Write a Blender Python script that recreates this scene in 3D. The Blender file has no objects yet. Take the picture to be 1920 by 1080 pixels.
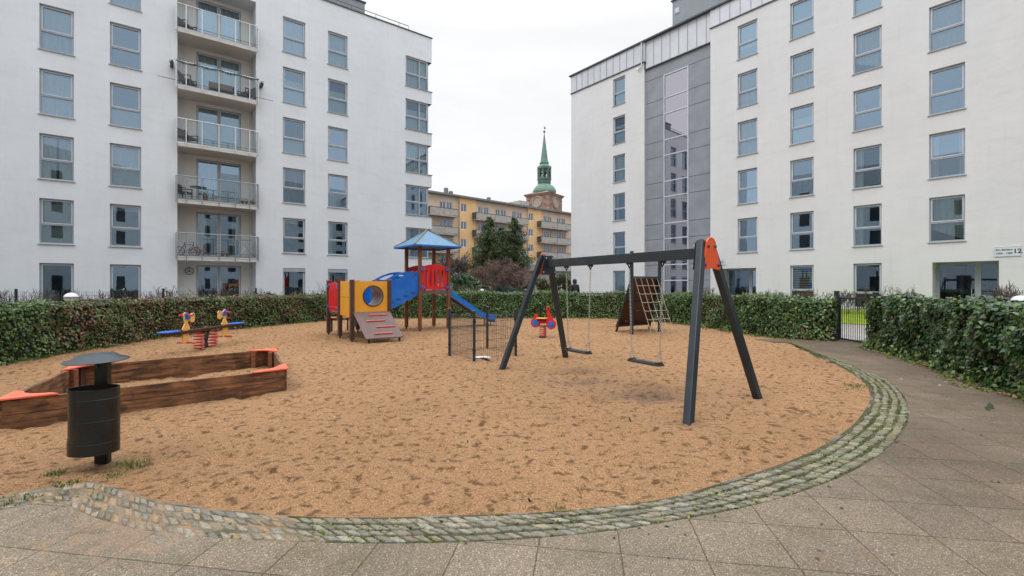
import bpy, bmesh, math, random
import numpy as np
from mathutils import Vector, Matrix, noise as mnoise
R = math.radians
random.seed(7)
rng = np.random.default_rng(7)
SC = bpy.context.scene
COL = SC.collection

# ------------------------------------------------------------------ camera
F, H, HY = 870.0, 1.65, 535.0            # focal length in px of the 1920 wide photo, eye height, horizon row
cam_d = bpy.data.cameras.new("camera"); cam = bpy.data.objects.new("camera", cam_d); COL.objects.link(cam)
cam.location = (0, 0, H); cam.rotation_euler = (R(90), 0, 0)
cam_d.sensor_width = 36; cam_d.lens = 36 * F / 1920.0; cam_d.shift_y = -5 / 1920.0
cam_d.clip_start = 0.05; cam_d.clip_end = 2000
SC.camera = cam

# ------------------------------------------------------------------ sky and sun (overcast)
SUN_EL, SUN_AZ = R(52), R(232)           # from behind the camera, to the left
w = bpy.data.worlds.new("World"); SC.world = w; w.use_nodes = True
nt = w.node_tree; nt.nodes.clear()
o_ = nt.nodes.new("ShaderNodeOutputWorld"); bg = nt.nodes.new("ShaderNodeBackground")
sky = nt.nodes.new("ShaderNodeTexSky"); sky.sky_type = 'NISHITA'; sky.sun_disc = False
sky.sun_elevation = SUN_EL; sky.sun_rotation = SUN_AZ; sky.dust_density = 6; sky.ozone_density = 1
tc = nt.nodes.new("ShaderNodeTexCoord"); sp = nt.nodes.new("ShaderNodeSeparateXYZ")
nt.links.new(tc.outputs['Generated'], sp.inputs[0])
rmp = nt.nodes.new("ShaderNodeValToRGB")
e = rmp.color_ramp.elements
e[0].position = 0.0; e[0].color = (.238, .240, .243, 1); e[1].position = 1.0; e[1].color = (.80, .835, .88, 1)
m1 = e.new(.48); m1.color = (.250, .252, .256, 1)
m2 = e.new(.7); m2.color = (.46, .48, .505, 1)
nt.links.new(sp.outputs['Z'], rmp.inputs[0])
mp = nt.nodes.new("ShaderNodeMapping"); mp.inputs['Scale'].default_value = (1, 1, 3)
nz = nt.nodes.new("ShaderNodeTexNoise"); nz.inputs['Scale'].default_value = 2.2; nz.inputs['Detail'].default_value = 5
nt.links.new(tc.outputs['Generated'], mp.inputs[0]); nt.links.new(mp.outputs[0], nz.inputs[0])
mr = nt.nodes.new("ShaderNodeMapRange"); mr.inputs[1].default_value = .3; mr.inputs[2].default_value = .7
mr.inputs[3].default_value = 0.84; mr.inputs[4].default_value = 1.0
nt.links.new(nz.outputs[0], mr.inputs[0])
mul = nt.nodes.new("ShaderNodeVectorMath"); mul.operation = 'SCALE'
nt.links.new(rmp.outputs[0], mul.inputs[0]); nt.links.new(mr.outputs[0], mul.inputs['Scale'])
bw = nt.nodes.new("ShaderNodeRGBToBW"); nt.links.new(sky.outputs[0], bw.inputs[0])
sc1 = nt.nodes.new("ShaderNodeMath"); sc1.operation = 'MINIMUM'; sc1.inputs[1].default_value = .25
sc0 = nt.nodes.new("ShaderNodeMath"); sc0.operation = 'MULTIPLY'; sc0.inputs[1].default_value = .03
nt.links.new(bw.outputs[0], sc0.inputs[0]); nt.links.new(sc0.outputs[0], sc1.inputs[0])
mx = nt.nodes.new("ShaderNodeMix"); mx.data_type = 'RGBA'; mx.inputs[0].default_value = .10
nt.links.new(mul.outputs[0], mx.inputs[6]); nt.links.new(sc1.outputs[0], mx.inputs[7])
v10 = nt.nodes.new("ShaderNodeVectorMath"); v10.operation = 'SCALE'; v10.inputs['Scale'].default_value = 26
nt.links.new(mx.outputs[2], v10.inputs[0]); nt.links.new(v10.outputs[0], bg.inputs[0])
bg.inputs[1].default_value = 0.15
nt.links.new(bg.outputs[0], o_.inputs[0])
sd = bpy.data.lights.new("sun", 'SUN'); sd.energy = 0.6; sd.angle = R(18); sd.color = (1, .96, .90)
so = bpy.data.objects.new("sun", sd); COL.objects.link(so)
sv = Vector((math.sin(SUN_AZ) * math.cos(SUN_EL), math.cos(SUN_AZ) * math.cos(SUN_EL), math.sin(SUN_EL)))
so.rotation_euler = sv.to_track_quat('Z', 'Y').to_euler(); so.location = (0, 0, 30)
SC.view_settings.view_transform = 'Standard'; SC.view_settings.look = 'None'
SC.view_settings.exposure = 0.22; SC.view_settings.gamma = 1.0
SC.cycles.max_bounces = 6; SC.cycles.transparent_max_bounces = 12
SC.cycles.caustics_reflective = False; SC.cycles.caustics_refractive = False

# ------------------------------------------------------------------ pixel helpers (1920x1080 photo)
def G(px, py, z=0.0):
    Y = F * (H - z) / (py - HY)
    return Vector(((px - 960) / F * Y, Y, z))
def W(px, py, Y): return Vector(((px - 960) / F * Y, Y, H - (py - HY) / F * Y))

# ------------------------------------------------------------------ materials
MATS = {}
def pm(name, c1, c2=None, scale=3.0, detail=6, rough=.6, metal=0.0, bump=0.0, bscale=60.0, stretch=None,
       spec=.5, speck=None, speckscale=150, bump2=0.0, b2scale=8.0, rvar=0.0, wpos=False, contrast=(.35, .65)):
    if name in MATS: return MATS[name]
    m = bpy.data.materials.new(name); m.use_nodes = True
    n = m.node_tree; b = n.nodes['Principled BSDF']; L = n.links.new
    b.inputs['Roughness'].default_value = rough; b.inputs['Metallic'].default_value = metal
    b.inputs['Specular IOR Level'].default_value = spec
    b.inputs['Base Color'].default_value = (*c1, 1)
    t = n.nodes.new("ShaderNodeTexCoord"); mpn = n.nodes.new("ShaderNodeMapping")
    L(t.outputs['Object'], mpn.inputs[0])
    if stretch: mpn.inputs['Scale'].default_value = stretch
    col = None
    if c2:
        nn = n.nodes.new("ShaderNodeTexNoise"); nn.inputs['Scale'].default_value = scale; nn.inputs['Detail'].default_value = detail
        nn.inputs['Roughness'].default_value = .62
        L(mpn.outputs[0], nn.inputs[0])
        r = n.nodes.new("ShaderNodeValToRGB"); r.color_ramp.elements[0].position = contrast[0]; r.color_ramp.elements[1].position = contrast[1]
        r.color_ramp.elements[0].color = (*c1, 1); r.color_ramp.elements[1].color = (*c2, 1)
        L(nn.outputs[0], r.inputs[0]); col = r.outputs[0]
        if rvar:
            a = n.nodes.new("ShaderNodeMapRange"); a.inputs[1].default_value = .3; a.inputs[2].default_value = .7
            a.inputs[3].default_value = max(0, rough - rvar); a.inputs[4].default_value = min(1, rough + rvar)
            L(nn.outputs[0], a.inputs[0]); L(a.outputs[0], b.inputs['Roughness'])
    if speck:
        v = n.nodes.new("ShaderNodeTexVoronoi"); v.inputs['Scale'].default_value = speckscale
        L(t.outputs['Object'], v.inputs[0])
        r2 = n.nodes.new("ShaderNodeValToRGB"); r2.color_ramp.interpolation = 'LINEAR'
        els = r2.color_ramp.elements
        els[0].position = 0; els[0].color = (*speck[0], 1); els[1].position = 1; els[1].color = (*speck[-1], 1)
        for i, c in enumerate(speck[1:-1]): els.new((i + 1) / (len(speck) - 1)).color = (*c, 1)
        sepn = n.nodes.new("ShaderNodeSeparateColor"); L(v.outputs['Color'], sepn.inputs[0]); L(sepn.outputs[0], r2.inputs[0])
        mxx = n.nodes.new("ShaderNodeMix"); mxx.data_type = 'RGBA'; mxx.blend_type = 'MULTIPLY'; mxx.inputs[0].default_value = 1
        if col: L(col, mxx.inputs[6])
        else: mxx.inputs[6].default_value = (*c1, 1)
        L(r2.outputs[0], mxx.inputs[7]); col = mxx.outputs[2]
    if col: L(col, b.inputs['Base Color'])
    prev = None
    for (s, q) in ((bump2, b2scale), (bump, bscale)):
        if s:
            nb = n.nodes.new("ShaderNodeTexNoise"); nb.inputs['Scale'].default_value = q; nb.inputs['Detail'].default_value = 5
            L(mpn.outputs[0], nb.inputs[0])
            bp = n.nodes.new("ShaderNodeBump"); bp.inputs['Strength'].default_value = 1; bp.inputs['Distance'].default_value = s
            L(nb.outputs[0], bp.inputs['Height'])
            if prev: L(prev.outputs[0], bp.inputs['Normal'])
            L(bp.outputs[0], b.inputs['Normal']); prev = bp
    MATS[name] = m
    return m

def attr_mat(name, rough=.45, spec=.5, trans=0.0, bump=0, bscale=40, mult=None):
    m = bpy.data.materials.new(name); m.use_nodes = True
    n = m.node_tree; b = n.nodes['Principled BSDF']; L = n.links.new
    a = n.nodes.new("ShaderNodeAttribute"); a.attribute_name = 'Col'
    src = a.outputs['Color']
    if mult:
        nn = n.nodes.new("ShaderNodeTexNoise"); nn.inputs['Scale'].default_value = mult; nn.inputs['Detail'].default_value = 6
        t = n.nodes.new("ShaderNodeTexCoord"); L(t.outputs['Object'], nn.inputs[0])
        r = n.nodes.new("ShaderNodeMapRange"); r.inputs[1].default_value = .3; r.inputs[2].default_value = .7; r.inputs[3].default_value = .6; r.inputs[4].default_value = 1.35
        L(nn.outputs[0], r.inputs[0])
        s = n.nodes.new("ShaderNodeVectorMath"); s.operation = 'SCALE'; L(src, s.inputs[0]); L(r.outputs[0], s.inputs['Scale']); src = s.outputs[0]
        if bump:
            bp = n.nodes.new("ShaderNodeBump"); bp.inputs['Distance'].default_value = bump; L(nn.outputs[0], bp.inputs['Height']); L(bp.outputs[0], b.inputs['Normal'])
    L(src, b.inputs['Base Color'])
    b.inputs['Roughness'].default_value = rough; b.inputs['Specular IOR Level'].default_value = spec
    if trans:
        tr = n.nodes.new("ShaderNodeBsdfTranslucent"); L(src, tr.inputs[0])
        mxn = n.nodes.new("ShaderNodeMixShader"); mxn.inputs[0].default_value = trans
        L(b.outputs[0], mxn.inputs[1]); L(tr.outputs[0], mxn.inputs[2]); L(mxn.outputs[0], n.nodes['Material Output'].inputs[0])
    return m

def glass_mat(name, tint, gloss, fac, rough=.0, wav=0.0, vary=0.0):
    m = bpy.data.materials.new(name); m.use_nodes = True
    n = m.node_tree; n.nodes.clear(); L = n.links.new
    o = n.nodes.new("ShaderNodeOutputMaterial"); mxn = n.nodes.new("ShaderNodeMixShader")
    t = n.nodes.new("ShaderNodeBsdfTransparent"); t.inputs[0].default_value = (*tint, 1)
    g = n.nodes.new("ShaderNodeBsdfGlossy"); g.inputs[0].default_value = (*gloss, 1); g.inputs['Roughness'].default_value = rough
    fr = n.nodes.new("ShaderNodeFresnel"); fr.inputs[0].default_value = 1.5
    ad = n.nodes.new("ShaderNodeMath"); ad.inputs[1].default_value = fac; ad.use_clamp = True
    L(fr.outputs[0], ad.inputs[0]); L(ad.outputs[0], mxn.inputs[0])
    L(t.outputs[0], mxn.inputs[1]); L(g.outputs[0], mxn.inputs[2]); L(mxn.outputs[0], o.inputs[0])
    if vary:
        oi = n.nodes.new('ShaderNodeObjectInfo'); vm = n.nodes.new('ShaderNodeMath'); vm.operation = 'MULTIPLY_ADD'; vm.inputs[1].default_value = vary; vm.inputs[2].default_value = fac
        L(oi.outputs['Random'], vm.inputs[0]); L(vm.outputs[0], ad.inputs[1])
    if wav:
        tcn = n.nodes.new("ShaderNodeTexCoord"); nn = n.nodes.new("ShaderNodeTexNoise"); nn.inputs['Scale'].default_value = 1.3
        L(tcn.outputs['Object'], nn.inputs[0])
        bp = n.nodes.new("ShaderNodeBump"); bp.inputs['Distance'].default_value = wav; L(nn.outputs[0], bp.inputs['Height']); L(bp.outputs[0], g.inputs['Normal'])
    return m

# wall render with faint dirt streaks and stains
def stucco(name, base, dark):
    m = bpy.data.materials.new(name); m.use_nodes = True
    n = m.node_tree; b = n.nodes['Principled BSDF']; L = n.links.new
    t = n.nodes.new("ShaderNodeTexCoord")
    def nzn(scale, stretch, det=6):
        mpn = n.nodes.new("ShaderNodeMapping"); mpn.inputs['Scale'].default_value = stretch; L(t.outputs['Object'], mpn.inputs[0])
        q = n.nodes.new("ShaderNodeTexNoise"); q.inputs['Scale'].default_value = scale; q.inputs['Detail'].default_value = det
        L(mpn.outputs[0], q.inputs[0]); return q
    a = nzn(.5, (1, 1, .6)); s = nzn(3.0, (1.1, 1, .10)); h = nzn(1.2, (.5, 1, 2.5))
    def ramp(src, lo, hi, c0, c1):
        r = n.nodes.new("ShaderNodeValToRGB"); r.color_ramp.elements[0].position = lo; r.color_ramp.elements[1].position = hi
        r.color_ramp.elements[0].color = (*c0, 1); r.color_ramp.elements[1].color = (*c1, 1); L(src.outputs[0], r.inputs[0]); return r
    r1 = ramp(a, .3, .7, dark, base)
    r2 = ramp(s, .26, .44, (.955, .953, .95), (1, 1, 1)); r3 = ramp(h, .3, .5, (.962, .958, .95), (1, 1, 1))
    x1 = n.nodes.new("ShaderNodeMix"); x1.data_type = 'RGBA'; x1.blend_type = 'MULTIPLY'; x1.inputs[0].default_value = 1
    x2 = n.nodes.new("ShaderNodeMix"); x2.data_type = 'RGBA'; x2.blend_type = 'MULTIPLY'; x2.inputs[0].default_value = 1
    L(r1.outputs[0], x1.inputs[6]); L(r2.outputs[0], x1.inputs[7]); L(x1.outputs[2], x2.inputs[6]); L(r3.outputs[0], x2.inputs[7])
    L(x2.outputs[2], b.inputs['Base Color']); b.inputs['Roughness'].default_value = .9; b.inputs['Specular IOR Level'].default_value = .2
    f1 = nzn(2.2, (1, 1, 1), 3); f2 = nzn(45, (1, 1, 1), 4)
    b1 = n.nodes.new("ShaderNodeBump"); b1.inputs['Distance'].default_value = .014; L(f1.outputs[0], b1.inputs['Height'])
    b2 = n.nodes.new("ShaderNodeBump"); b2.inputs['Distance'].default_value = .008; L(f2.outputs[0], b2.inputs['Height'])
    L(b1.outputs[0], b2.inputs['Normal']); L(b2.outputs[0], b.inputs['Normal'])
    return m

M = {}
M['stucco_cool'] = stucco('stucco_cool', (.755, .795, .835), (.70, .735, .77))
M['stucco_warm'] = stucco('stucco_warm', (.715, .712, .718), (.665, .662, .668))
M['stucco_bay'] = stucco('stucco_bay', (.79, .785, .76), (.74, .735, .71))
M['frame'] = pm('window_frame_paint', (.33, .37, .42), (.38, .42, .47), rough=.4)
M['frame_light'] = pm('window_sash_paint', (.52, .55, .60), (.58, .61, .66), rough=.4)
M['sill'] = pm('sill_metal', (.36, .37, .38), (.42, .43, .44), rough=.45, metal=.3)
M['pane'] = glass_mat('window_glass', (.74, .82, .82), (.56, .77, 1.0), .15, wav=.0005, vary=.27)
M['glass'] = glass_mat('balcony_glass', (.93, .97, .97), (.8, .92, 1.0), .015)
M['stair_glass'] = glass_mat('stair_glass', (.40, .42, .46), (.86, .84, .94), .42, wav=.0004)
M['curtain'] = pm('curtain_cloth', (.80, .84, .80), (.62, .68, .64), scale=8, stretch=(3, 1, .4), rough=.95)
M['blind'] = pm('blind_cloth', (.62, .72, .70), (.55, .66, .64), scale=2, rough=.9)
M['slat'] = pm('blind_slat', (.62, .64, .55), rough=.7)
M['interior'] = pm('interior_wall', (.26, .235, .21), (.13, .125, .12), scale=.6, rough=.9)
M['interior_dark'] = pm('interior_furniture', (.10, .075, .06), (.22, .17, .13), scale=1.5, rough=.8)
M['dark_metal'] = pm('anthracite_steel', (.024, .034, .042), (.034, .046, .055), scale=6, rough=.38, metal=.2, bump=.0006, bscale=120, rvar=.08)
M['black_metal'] = pm('black_steel', (.014, .015, .015), (.022, .023, .022), scale=5, rough=.33, metal=.25, rvar=.1, bump=.0006, bscale=90)
M['grey_metal'] = pm('grey_steel', (.22, .24, .26), (.32, .34, .36), scale=8, rough=.4, metal=.6)
M['white_metal'] = pm('pale_steel', (.55, .57, .58), (.66, .68, .69), scale=8, rough=.35, metal=.5)
M['flash'] = pm('roof_flashing', (.055, .06, .065), (.085, .09, .095), rough=.5)
M['zinc'] = pm('zinc_sheet', (.52, .54, .575), (.60, .62, .65), scale=.9, rough=.42, metal=.35, rvar=.08)
M['zinc_seam'] = pm('zinc_seam', (.36, .375, .40), rough=.45, metal=.4)
M['clad'] = pm('cladding_board', (.225, .245, .275), (.275, .295, .325), scale=1.4, rough=.55, bump=.002, bscale=25)
M['joint'] = pm('cladding_joint', (.05, .055, .06), rough=.8)
M['roofgrey'] = pm('roof_felt', (.16, .165, .17), (.22, .225, .23), rough=.9)
M['concrete'] = pm('concrete', (.50, .49, .46), (.42, .41, .385), scale=3, rough=.9, bump=.003, bscale=30)
M['wood'] = pm('stained_wood', (.135, .047, .020), (.235, .085, .035), scale=4, stretch=(6, 6, .7), rough=.5, bump=.002, bscale=14)
M['wood_dark'] = pm('stained_wood_dark', (.060, .030, .024), (.105, .052, .040), scale=4, stretch=(6, 6, .7), rough=.5, bump=.002, bscale=14)
M['plank'] = pm('weathered_plank', (.035, .016, .009), (.30, .135, .058), scale=1.6, detail=9, stretch=(1.6, 12, 12), rough=.8, bump=.006, bscale=12, contrast=(.34, .64), speck=[(.7, .68, .66), (1, 1, 1), (1.25, 1.2, 1.1)], speckscale=7)
M['plank_top'] = pm('weathered_plank_red', (.12, .04, .018), (.27, .10, .045), scale=2.2, detail=9, stretch=(.9, 9, 9), rough=.75, bump=.004, bscale=8)
M['orange'] = pm('orange_plastic', (.80, .085, .012), (.86, .11, .02), scale=5, rough=.38, bump=.0008, bscale=80, rvar=.08)
M['orange_old'] = pm('orange_board', (.72, .115, .055), (.86, .19, .10), scale=3, rough=.5, bump=.001, bscale=60)
M['red'] = pm('red_board', (.62, .010, .014), (.72, .018, .02), scale=4, rough=.38, rvar=.08)
M['pink'] = pm('faded_red_grip', (.72, .13, .11), (.80, .20, .17), scale=9, rough=.5)
M['blue'] = pm('blue_board', (.008, .13, .56), (.015, .17, .64), scale=3, rough=.38, rvar=.1)
M['slide_blue'] = pm('slide_blue', (.010, .16, .62), (.016, .20, .70), scale=3, rough=.3, rvar=.08)
M['roof_blue'] = pm('roof_board_blue', (.055, .165, .29), (.12, .255, .38), scale=5, detail=9, rough=.42, bump=.001, bscale=40, rvar=.12)
M['yellow'] = pm('yellow_board', (.76, .33, .022), (.82, .39, .04), scale=3, rough=.45, rvar=.08)
M['horse'] = pm('horse_board', (.80, .42, .10), (.86, .52, .17), scale=5, rough=.45)
M['brown_board'] = pm('brown_board', (.125, .072, .062), (.165, .098, .085), scale=5, rough=.5, bump=.0012, bscale=70)
M['dark_board'] = pm('dark_brown_board', (.045, .014, .009), (.075, .026, .016), scale=3, rough=.45)
M['tube'] = pm('steel_tube', (.42, .40, .38), (.55, .52, .49), scale=3, rough=.4, metal=.4)
M['rubber'] = pm('black_rubber', (.016, .018, .020), (.03, .033, .036), scale=9, rough=.55, bump=.001, bscale=90)
M['chain'] = pm('galvanised_chain', (.36, .36, .35), (.55, .55, .53), scale=60, rough=.4, metal=.7)
M['rope'] = pm('rope', (.42, .38, .31), (.55, .50, .42), scale=40, rough=.9)
M['green_rope'] = pm('blue_cap', (.03, .10, .55), rough=.4)
M['bolt'] = pm('violet_bolt_cap', (.05, .05, .19), rough=.35)
M['white'] = pm('white_paint', (.74, .75, .76), rough=.4)
M['spring'] = pm('red_spring', (.50, .035, .04), (.62, .12, .11), scale=12, rough=.4)
M['eye'] = pm('black_paint', (.01, .01, .01), rough=.4)
M['globe'] = pm('opal_globe', (.80, .80, .82), rough=.2)
M['bark'] = pm('bark', (.07, .048, .035), (.13, .095, .07), scale=12, rough=.9, bump=.01, bscale=20)
M['twig'] = pm('twig_bark', (.075, .055, .048), (.14, .11, .095), scale=9, rough=.9)
M['twig_red'] = pm('red_twig_bark', (.155, .095, .078), (.24, .165, .135), scale=9, rough=.9)
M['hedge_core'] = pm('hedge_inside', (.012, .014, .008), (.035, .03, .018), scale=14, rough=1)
M['leaf'] = attr_mat('ivy_leaf', rough=.34, spec=.5, trans=.12)
M['leaf_matt'] = attr_mat('dull_leaf', rough=.6, spec=.35, trans=.15)
M['stone'] = attr_mat('granite_sett', rough=.75, mult=70, bump=.004)

def tag(o, label=None, cat=None, group=None, kind=None):
    if label: o['label'] = label
    if cat: o['category'] = cat
    if group: o['group'] = group
    if kind: o['kind'] = kind
    return o
def empty(name, loc=(0, 0, 0), rz=0.0, label=None, cat=None, group=None):
    o = bpy.data.objects.new(name, None); COL.objects.link(o); o.location = loc; o.rotation_euler = (0, 0, rz)
    o.empty_display_size = .3
    return tag(o, label, cat, group)
def kids(o): return [c for c in bpy.data.objects if c.parent == o]
def copy_tree(o, parent=None):
    c = o.copy(); COL.objects.link(c); c.parent = parent
    for ch in kids(o): copy_tree(ch, c)
    return c

class MB:
    def __init__(s): s.v = []; s.f = []
    def quad(s, a, b, c, d):
        i = len(s.v); s.v += [tuple(a), tuple(b), tuple(c), tuple(d)]; s.f.append((i, i+1, i+2, i+3)); return s
    def poly(s, pts):
        i = len(s.v); s.v += [tuple(p) for p in pts]; s.f.append(tuple(range(i, i + len(pts)))); return s
    def hexa(s, p):      # p: 4 bottom (ccw), 4 top
        i = len(s.v); s.v += [tuple(q) for q in p]
        s.f += [(i+3, i+2, i+1, i), (i+4, i+5, i+6, i+7), (i, i+1, i+5, i+4), (i+1, i+2, i+6, i+5), (i+2, i+3, i+7, i+6), (i+3, i, i+4, i+7)]
        return s
    def box(s, x0, x1, y0, y1, z0, z1):
        return s.hexa([(x0, y0, z0), (x1, y0, z0), (x1, y1, z0), (x0, y1, z0), (x0, y0, z1), (x1, y0, z1), (x1, y1, z1), (x0, y1, z1)])
    def bar(s, a, b, w, h=None, up=(0, 0, 1)):
        a = Vector(a); b = Vector(b); h = h or w; d = (b - a).normalized(); up = Vector(up)
        if abs(d.dot(up)) > .98: up = Vector((1, 0, 0))
        x = d.cross(up).normalized(); y = x.cross(d).normalized()
        o = [(-1, -1), (1, -1), (1, 1), (-1, 1)]
        return s.hexa([a + x*i*w/2 + y*j*h/2 for i, j in o] + [b + x*i*w/2 + y*j*h/2 for i, j in o])
    def tube(s, pts, r, n=8, caps=True, closed=False):
        pts = [Vector(p) for p in pts]; N = len(pts); rs = r if isinstance(r, (list, tuple)) else [r] * N
        base = len(s.v); prev = None
        for k, p in enumerate(pts):
            if closed: d = pts[(k+1) % N] - pts[k-1]
            else: d = pts[min(k+1, N-1)] - pts[max(k-1, 0)]
            d.normalize()
            if prev is None:
                up = Vector((0, 0, 1)) if abs(d.z) < .9 else Vector((1, 0, 0)); x = d.cross(up).normalized()
            else: x = (prev - d * prev.dot(d)).normalized()
            prev = x; y = d.cross(x)
            for i in range(n):
                t = 2 * math.pi * i / n; s.v.append(tuple(p + (x * math.cos(t) + y * math.sin(t)) * rs[k]))
        for k in range(N if closed else N - 1):
            for i in range(n):
                a = base + k * n + i; b = base + k * n + (i+1) % n; k2 = (k+1) % N
                s.f.append((a, b, base + k2 * n + (i+1) % n, base + k2 * n + i))
        if caps and not closed:
            s.f.append(tuple(base + i for i in range(n))[::-1]); s.f.append(tuple(base + (N-1)*n + i for i in range(n)))
        return s
    def lathe(s, prof, c=(0, 0, 0), n=24, rot=0.0, sx=1.0, sy=1.0, caps=True):
        b0 = len(s.v)
        for (r, z) in prof:
            for i in range(n):
                t = rot + 2 * math.pi * i / n; s.v.append((c[0] + r*sx*math.cos(t), c[1] + r*sy*math.sin(t), c[2] + z))
        for k in range(len(prof) - 1):
            for i in range(n):
                s.f.append((b0 + k*n + i, b0 + k*n + (i+1) % n, b0 + (k+1)*n + (i+1) % n, b0 + (k+1)*n + i))
        if caps:
            if prof[0][0] > 1e-4: s.f.append(tuple(b0 + i for i in range(n))[::-1])
            if prof[-1][0] > 1e-4: s.f.append(tuple(b0 + (len(prof)-1)*n + i for i in range(n)))
        return s
    def prism(s, poly, O, U, V, t, holes=()):   # 2-D outline in the plane O+uU+vV, thickness t along UxV
        U = Vector(U).normalized(); V = Vector(V).normalized(); O = Vector(O); Nn = U.cross(V).normalized()
        bm = bmesh.new()
        def loop(pl): 
            vs = [bm.verts.new(O + U*a + V*b - Nn*t/2) for a, b in pl]
            return [bm.edges.new((vs[i], vs[(i+1) % len(vs)])) for i in range(len(vs))]
        es = loop(poly)
        for hl in holes: es += loop(hl)
        bmesh.ops.triangle_fill(bm, use_beauty=True, use_dissolve=False, edges=es)
        r = bmesh.ops.extrude_face_region(bm, geom=bm.faces[:])
        bmesh.ops.translate(bm, vec=Nn * t, verts=[q for q in r['geom'] if isinstance(q, bmesh.types.BMVert)])
        bmesh.ops.recalc_face_normals(bm, faces=bm.faces[:])
        i = len(s.v); bm.verts.index_update()
        s.v += [tuple(q.co) for q in bm.verts]; s.f += [tuple(i + q.index for q in fc.verts) for fc in bm.faces]
        bm.free(); return s
    def build(s, name, mat, parent=None, smooth=False, bevel=0.0, segs=2, loc=None):
        me = bpy.data.meshes.new(name); me.from_pydata(s.v, [], s.f); me.update()
        if mat: me.materials.append(M[mat] if isinstance(mat, str) else mat)
        o = bpy.data.objects.new(name, me); COL.objects.link(o); o.parent = parent
        if loc: o.location = loc
        if smooth:
            me.polygons.foreach_set('use_smooth', [True] * len(me.polygons))
            me.update()
            me.set_sharp_from_angle(angle=R(40))
        if bevel:
            md = o.modifiers.new('bevel', 'BEVEL'); md.width = bevel; md.segments = segs; md.limit_method = 'ANGLE'; md.angle_limit = R(35); md.harden_normals = False
        return o

def leaf_mesh(name, P, Nn, size, cols, mat, parent=None, shape='ivy', spin=None, droop=0.0):
    """one mesh of many small leaves; P,Nn (N,3); size (N); cols (N,3) leaf colour"""
    n = len(P); P = np.asarray(P, float); Nn = np.asarray(Nn, float)
    Nn = Nn / np.linalg.norm(Nn, axis=1)[:, None]
    ref = np.tile(np.array([0, 0, -1.0]), (n, 1)) + rng.normal(0, .55, (n, 3))
    t = ref - Nn * np.sum(ref * Nn, 1)[:, None]; t /= np.linalg.norm(t, axis=1)[:, None] + 1e-9   # leaf axis, hanging
    b = np.cross(Nn, t)
    if shape == 'ivy': sh = [(0, -.4, 0), (0, .6, 0), (-.28, .12, .09), (-.55, -.22, .16), (.28, .12, .09), (.55, -.22, .16)]; fc = [(0, 1, 2, 3), (0, 5, 4, 1)]
    elif shape == 'oval': sh = [(0, -.5, 0), (0, .55, 0), (-.26, .15, .07), (-.24, -.25, .07), (.26, .15, .07), (.24, -.25, .07)]; fc = [(0, 1, 2, 3), (0, 5, 4, 1)]
    else: sh = [(-.07, -.5, 0), (.07, -.5, 0), (.10, .1, .03), (0, .6, 0), (-.10, .1, .03)]; fc = [(0, 1, 2, 3, 4)]
    k = len(sh); s = np.asarray(size)[:, None]
    V = np.empty((n, k, 3))
    for j, (x, y, z) in enumerate(sh): V[:, j] = P + s * (b * x + t * y - Nn * z)
    V = V.reshape(-1, 3)
    nf = len(fc); fl = len(fc[0])
    base = (np.arange(n) * k)[:, None, None]; Fc = (base + np.array(fc)[None]).reshape(-1)
    me = bpy.data.meshes.new(name)
    me.vertices.add(n * k); me.vertices.foreach_set('co', V.ravel())
    me.loops.add(len(Fc)); me.loops.foreach_set('vertex_index', Fc.astype(np.int32))
    me.polygons.add(n * nf); me.polygons.foreach_set('loop_start', (np.arange(n * nf) * fl).astype(np.int32))
    me.polygons.foreach_set('loop_total', np.full(n * nf, fl, np.int32))
    me.update(calc_edges=True)
    ca = me.color_attributes.new('Col', 'FLOAT_COLOR', 'POINT')
    cc = np.repeat(np.concatenate([np.asarray(cols), np.ones((n, 1))], 1), k, 0)
    ca.data.foreach_set('color', cc.ravel())
    me.materials.append(mat); o = bpy.data.objects.new(name, me); COL.objects.link(o); o.parent = parent
    return o
def pal(n, cols, wts, var=.25):
    cols = np.array(cols); i = rng.choice(len(cols), n, p=np.array(wts) / sum(wts))
    return np.clip(cols[i] * (1 + rng.normal(0, var, (n, 1))) * (1 + rng.normal(0, .08, (n, 3))), .004, .9)
#PART2
# ================================================================== GROUND
def vnoise(x, y, seed=0):
    xi = np.floor(x).astype(np.int64); yi = np.floor(y).astype(np.int64); fx = x - xi; fy = y - yi
    fx = fx*fx*(3-2*fx); fy = fy*fy*(3-2*fy)
    def h(a, b):
        q = (a * 374761393 + b * 668265263 + seed * 1442695041) & 0xffffffff
        q = ((q ^ (q >> 13)) * 1274126177) & 0xffffffff
        return ((q ^ (q >> 16)) & 0xffff) / 65535.0
    return (h(xi, yi)*(1-fx) + h(xi+1, yi)*fx)*(1-fy) + (h(xi, yi+1)*(1-fx) + h(xi+1, yi+1)*fx)*fy
def fnoise(x, y, s, o=3, seed=0):
    t = 0; a = 1; n = 0
    for k in range(o): t = t + a * vnoise(x / s + 17.3*k, y / s - 9.1*k, seed + k); n += a; a *= .5; s *= .5
    return t / n
def spline(pts, step):
    pts = [Vector(p) for p in pts]; out = []
    P = [2*pts[0]-pts[1]] + pts + [2*pts[-1]-pts[-2]]
    for i in range(1, len(P) - 2):
        n = 12
        for k in range(n):
            t = k / n; a, b, c, d = P[i-1], P[i], P[i+1], P[i+2]
            out.append(.5 * ((2*b) + (c-a)*t + (2*a-5*b+4*c-d)*t*t + (3*b-a-3*c+d)*t**3))
    out.append(pts[-1])
    L = [0]
    for i in range(1, len(out)): L.append(L[-1] + (out[i]-out[i-1]).length)
    n = max(2, int(L[-1] / step)); res = []; j = 0
    for k in range(n + 1):
        s = L[-1] * k / n
        while j < len(L) - 2 and L[j+1] < s: j += 1
        t = (s - L[j]) / max(1e-6, L[j+1]-L[j]); res.append(out[j].lerp(out[j+1], min(1, t)))
    return res

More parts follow.
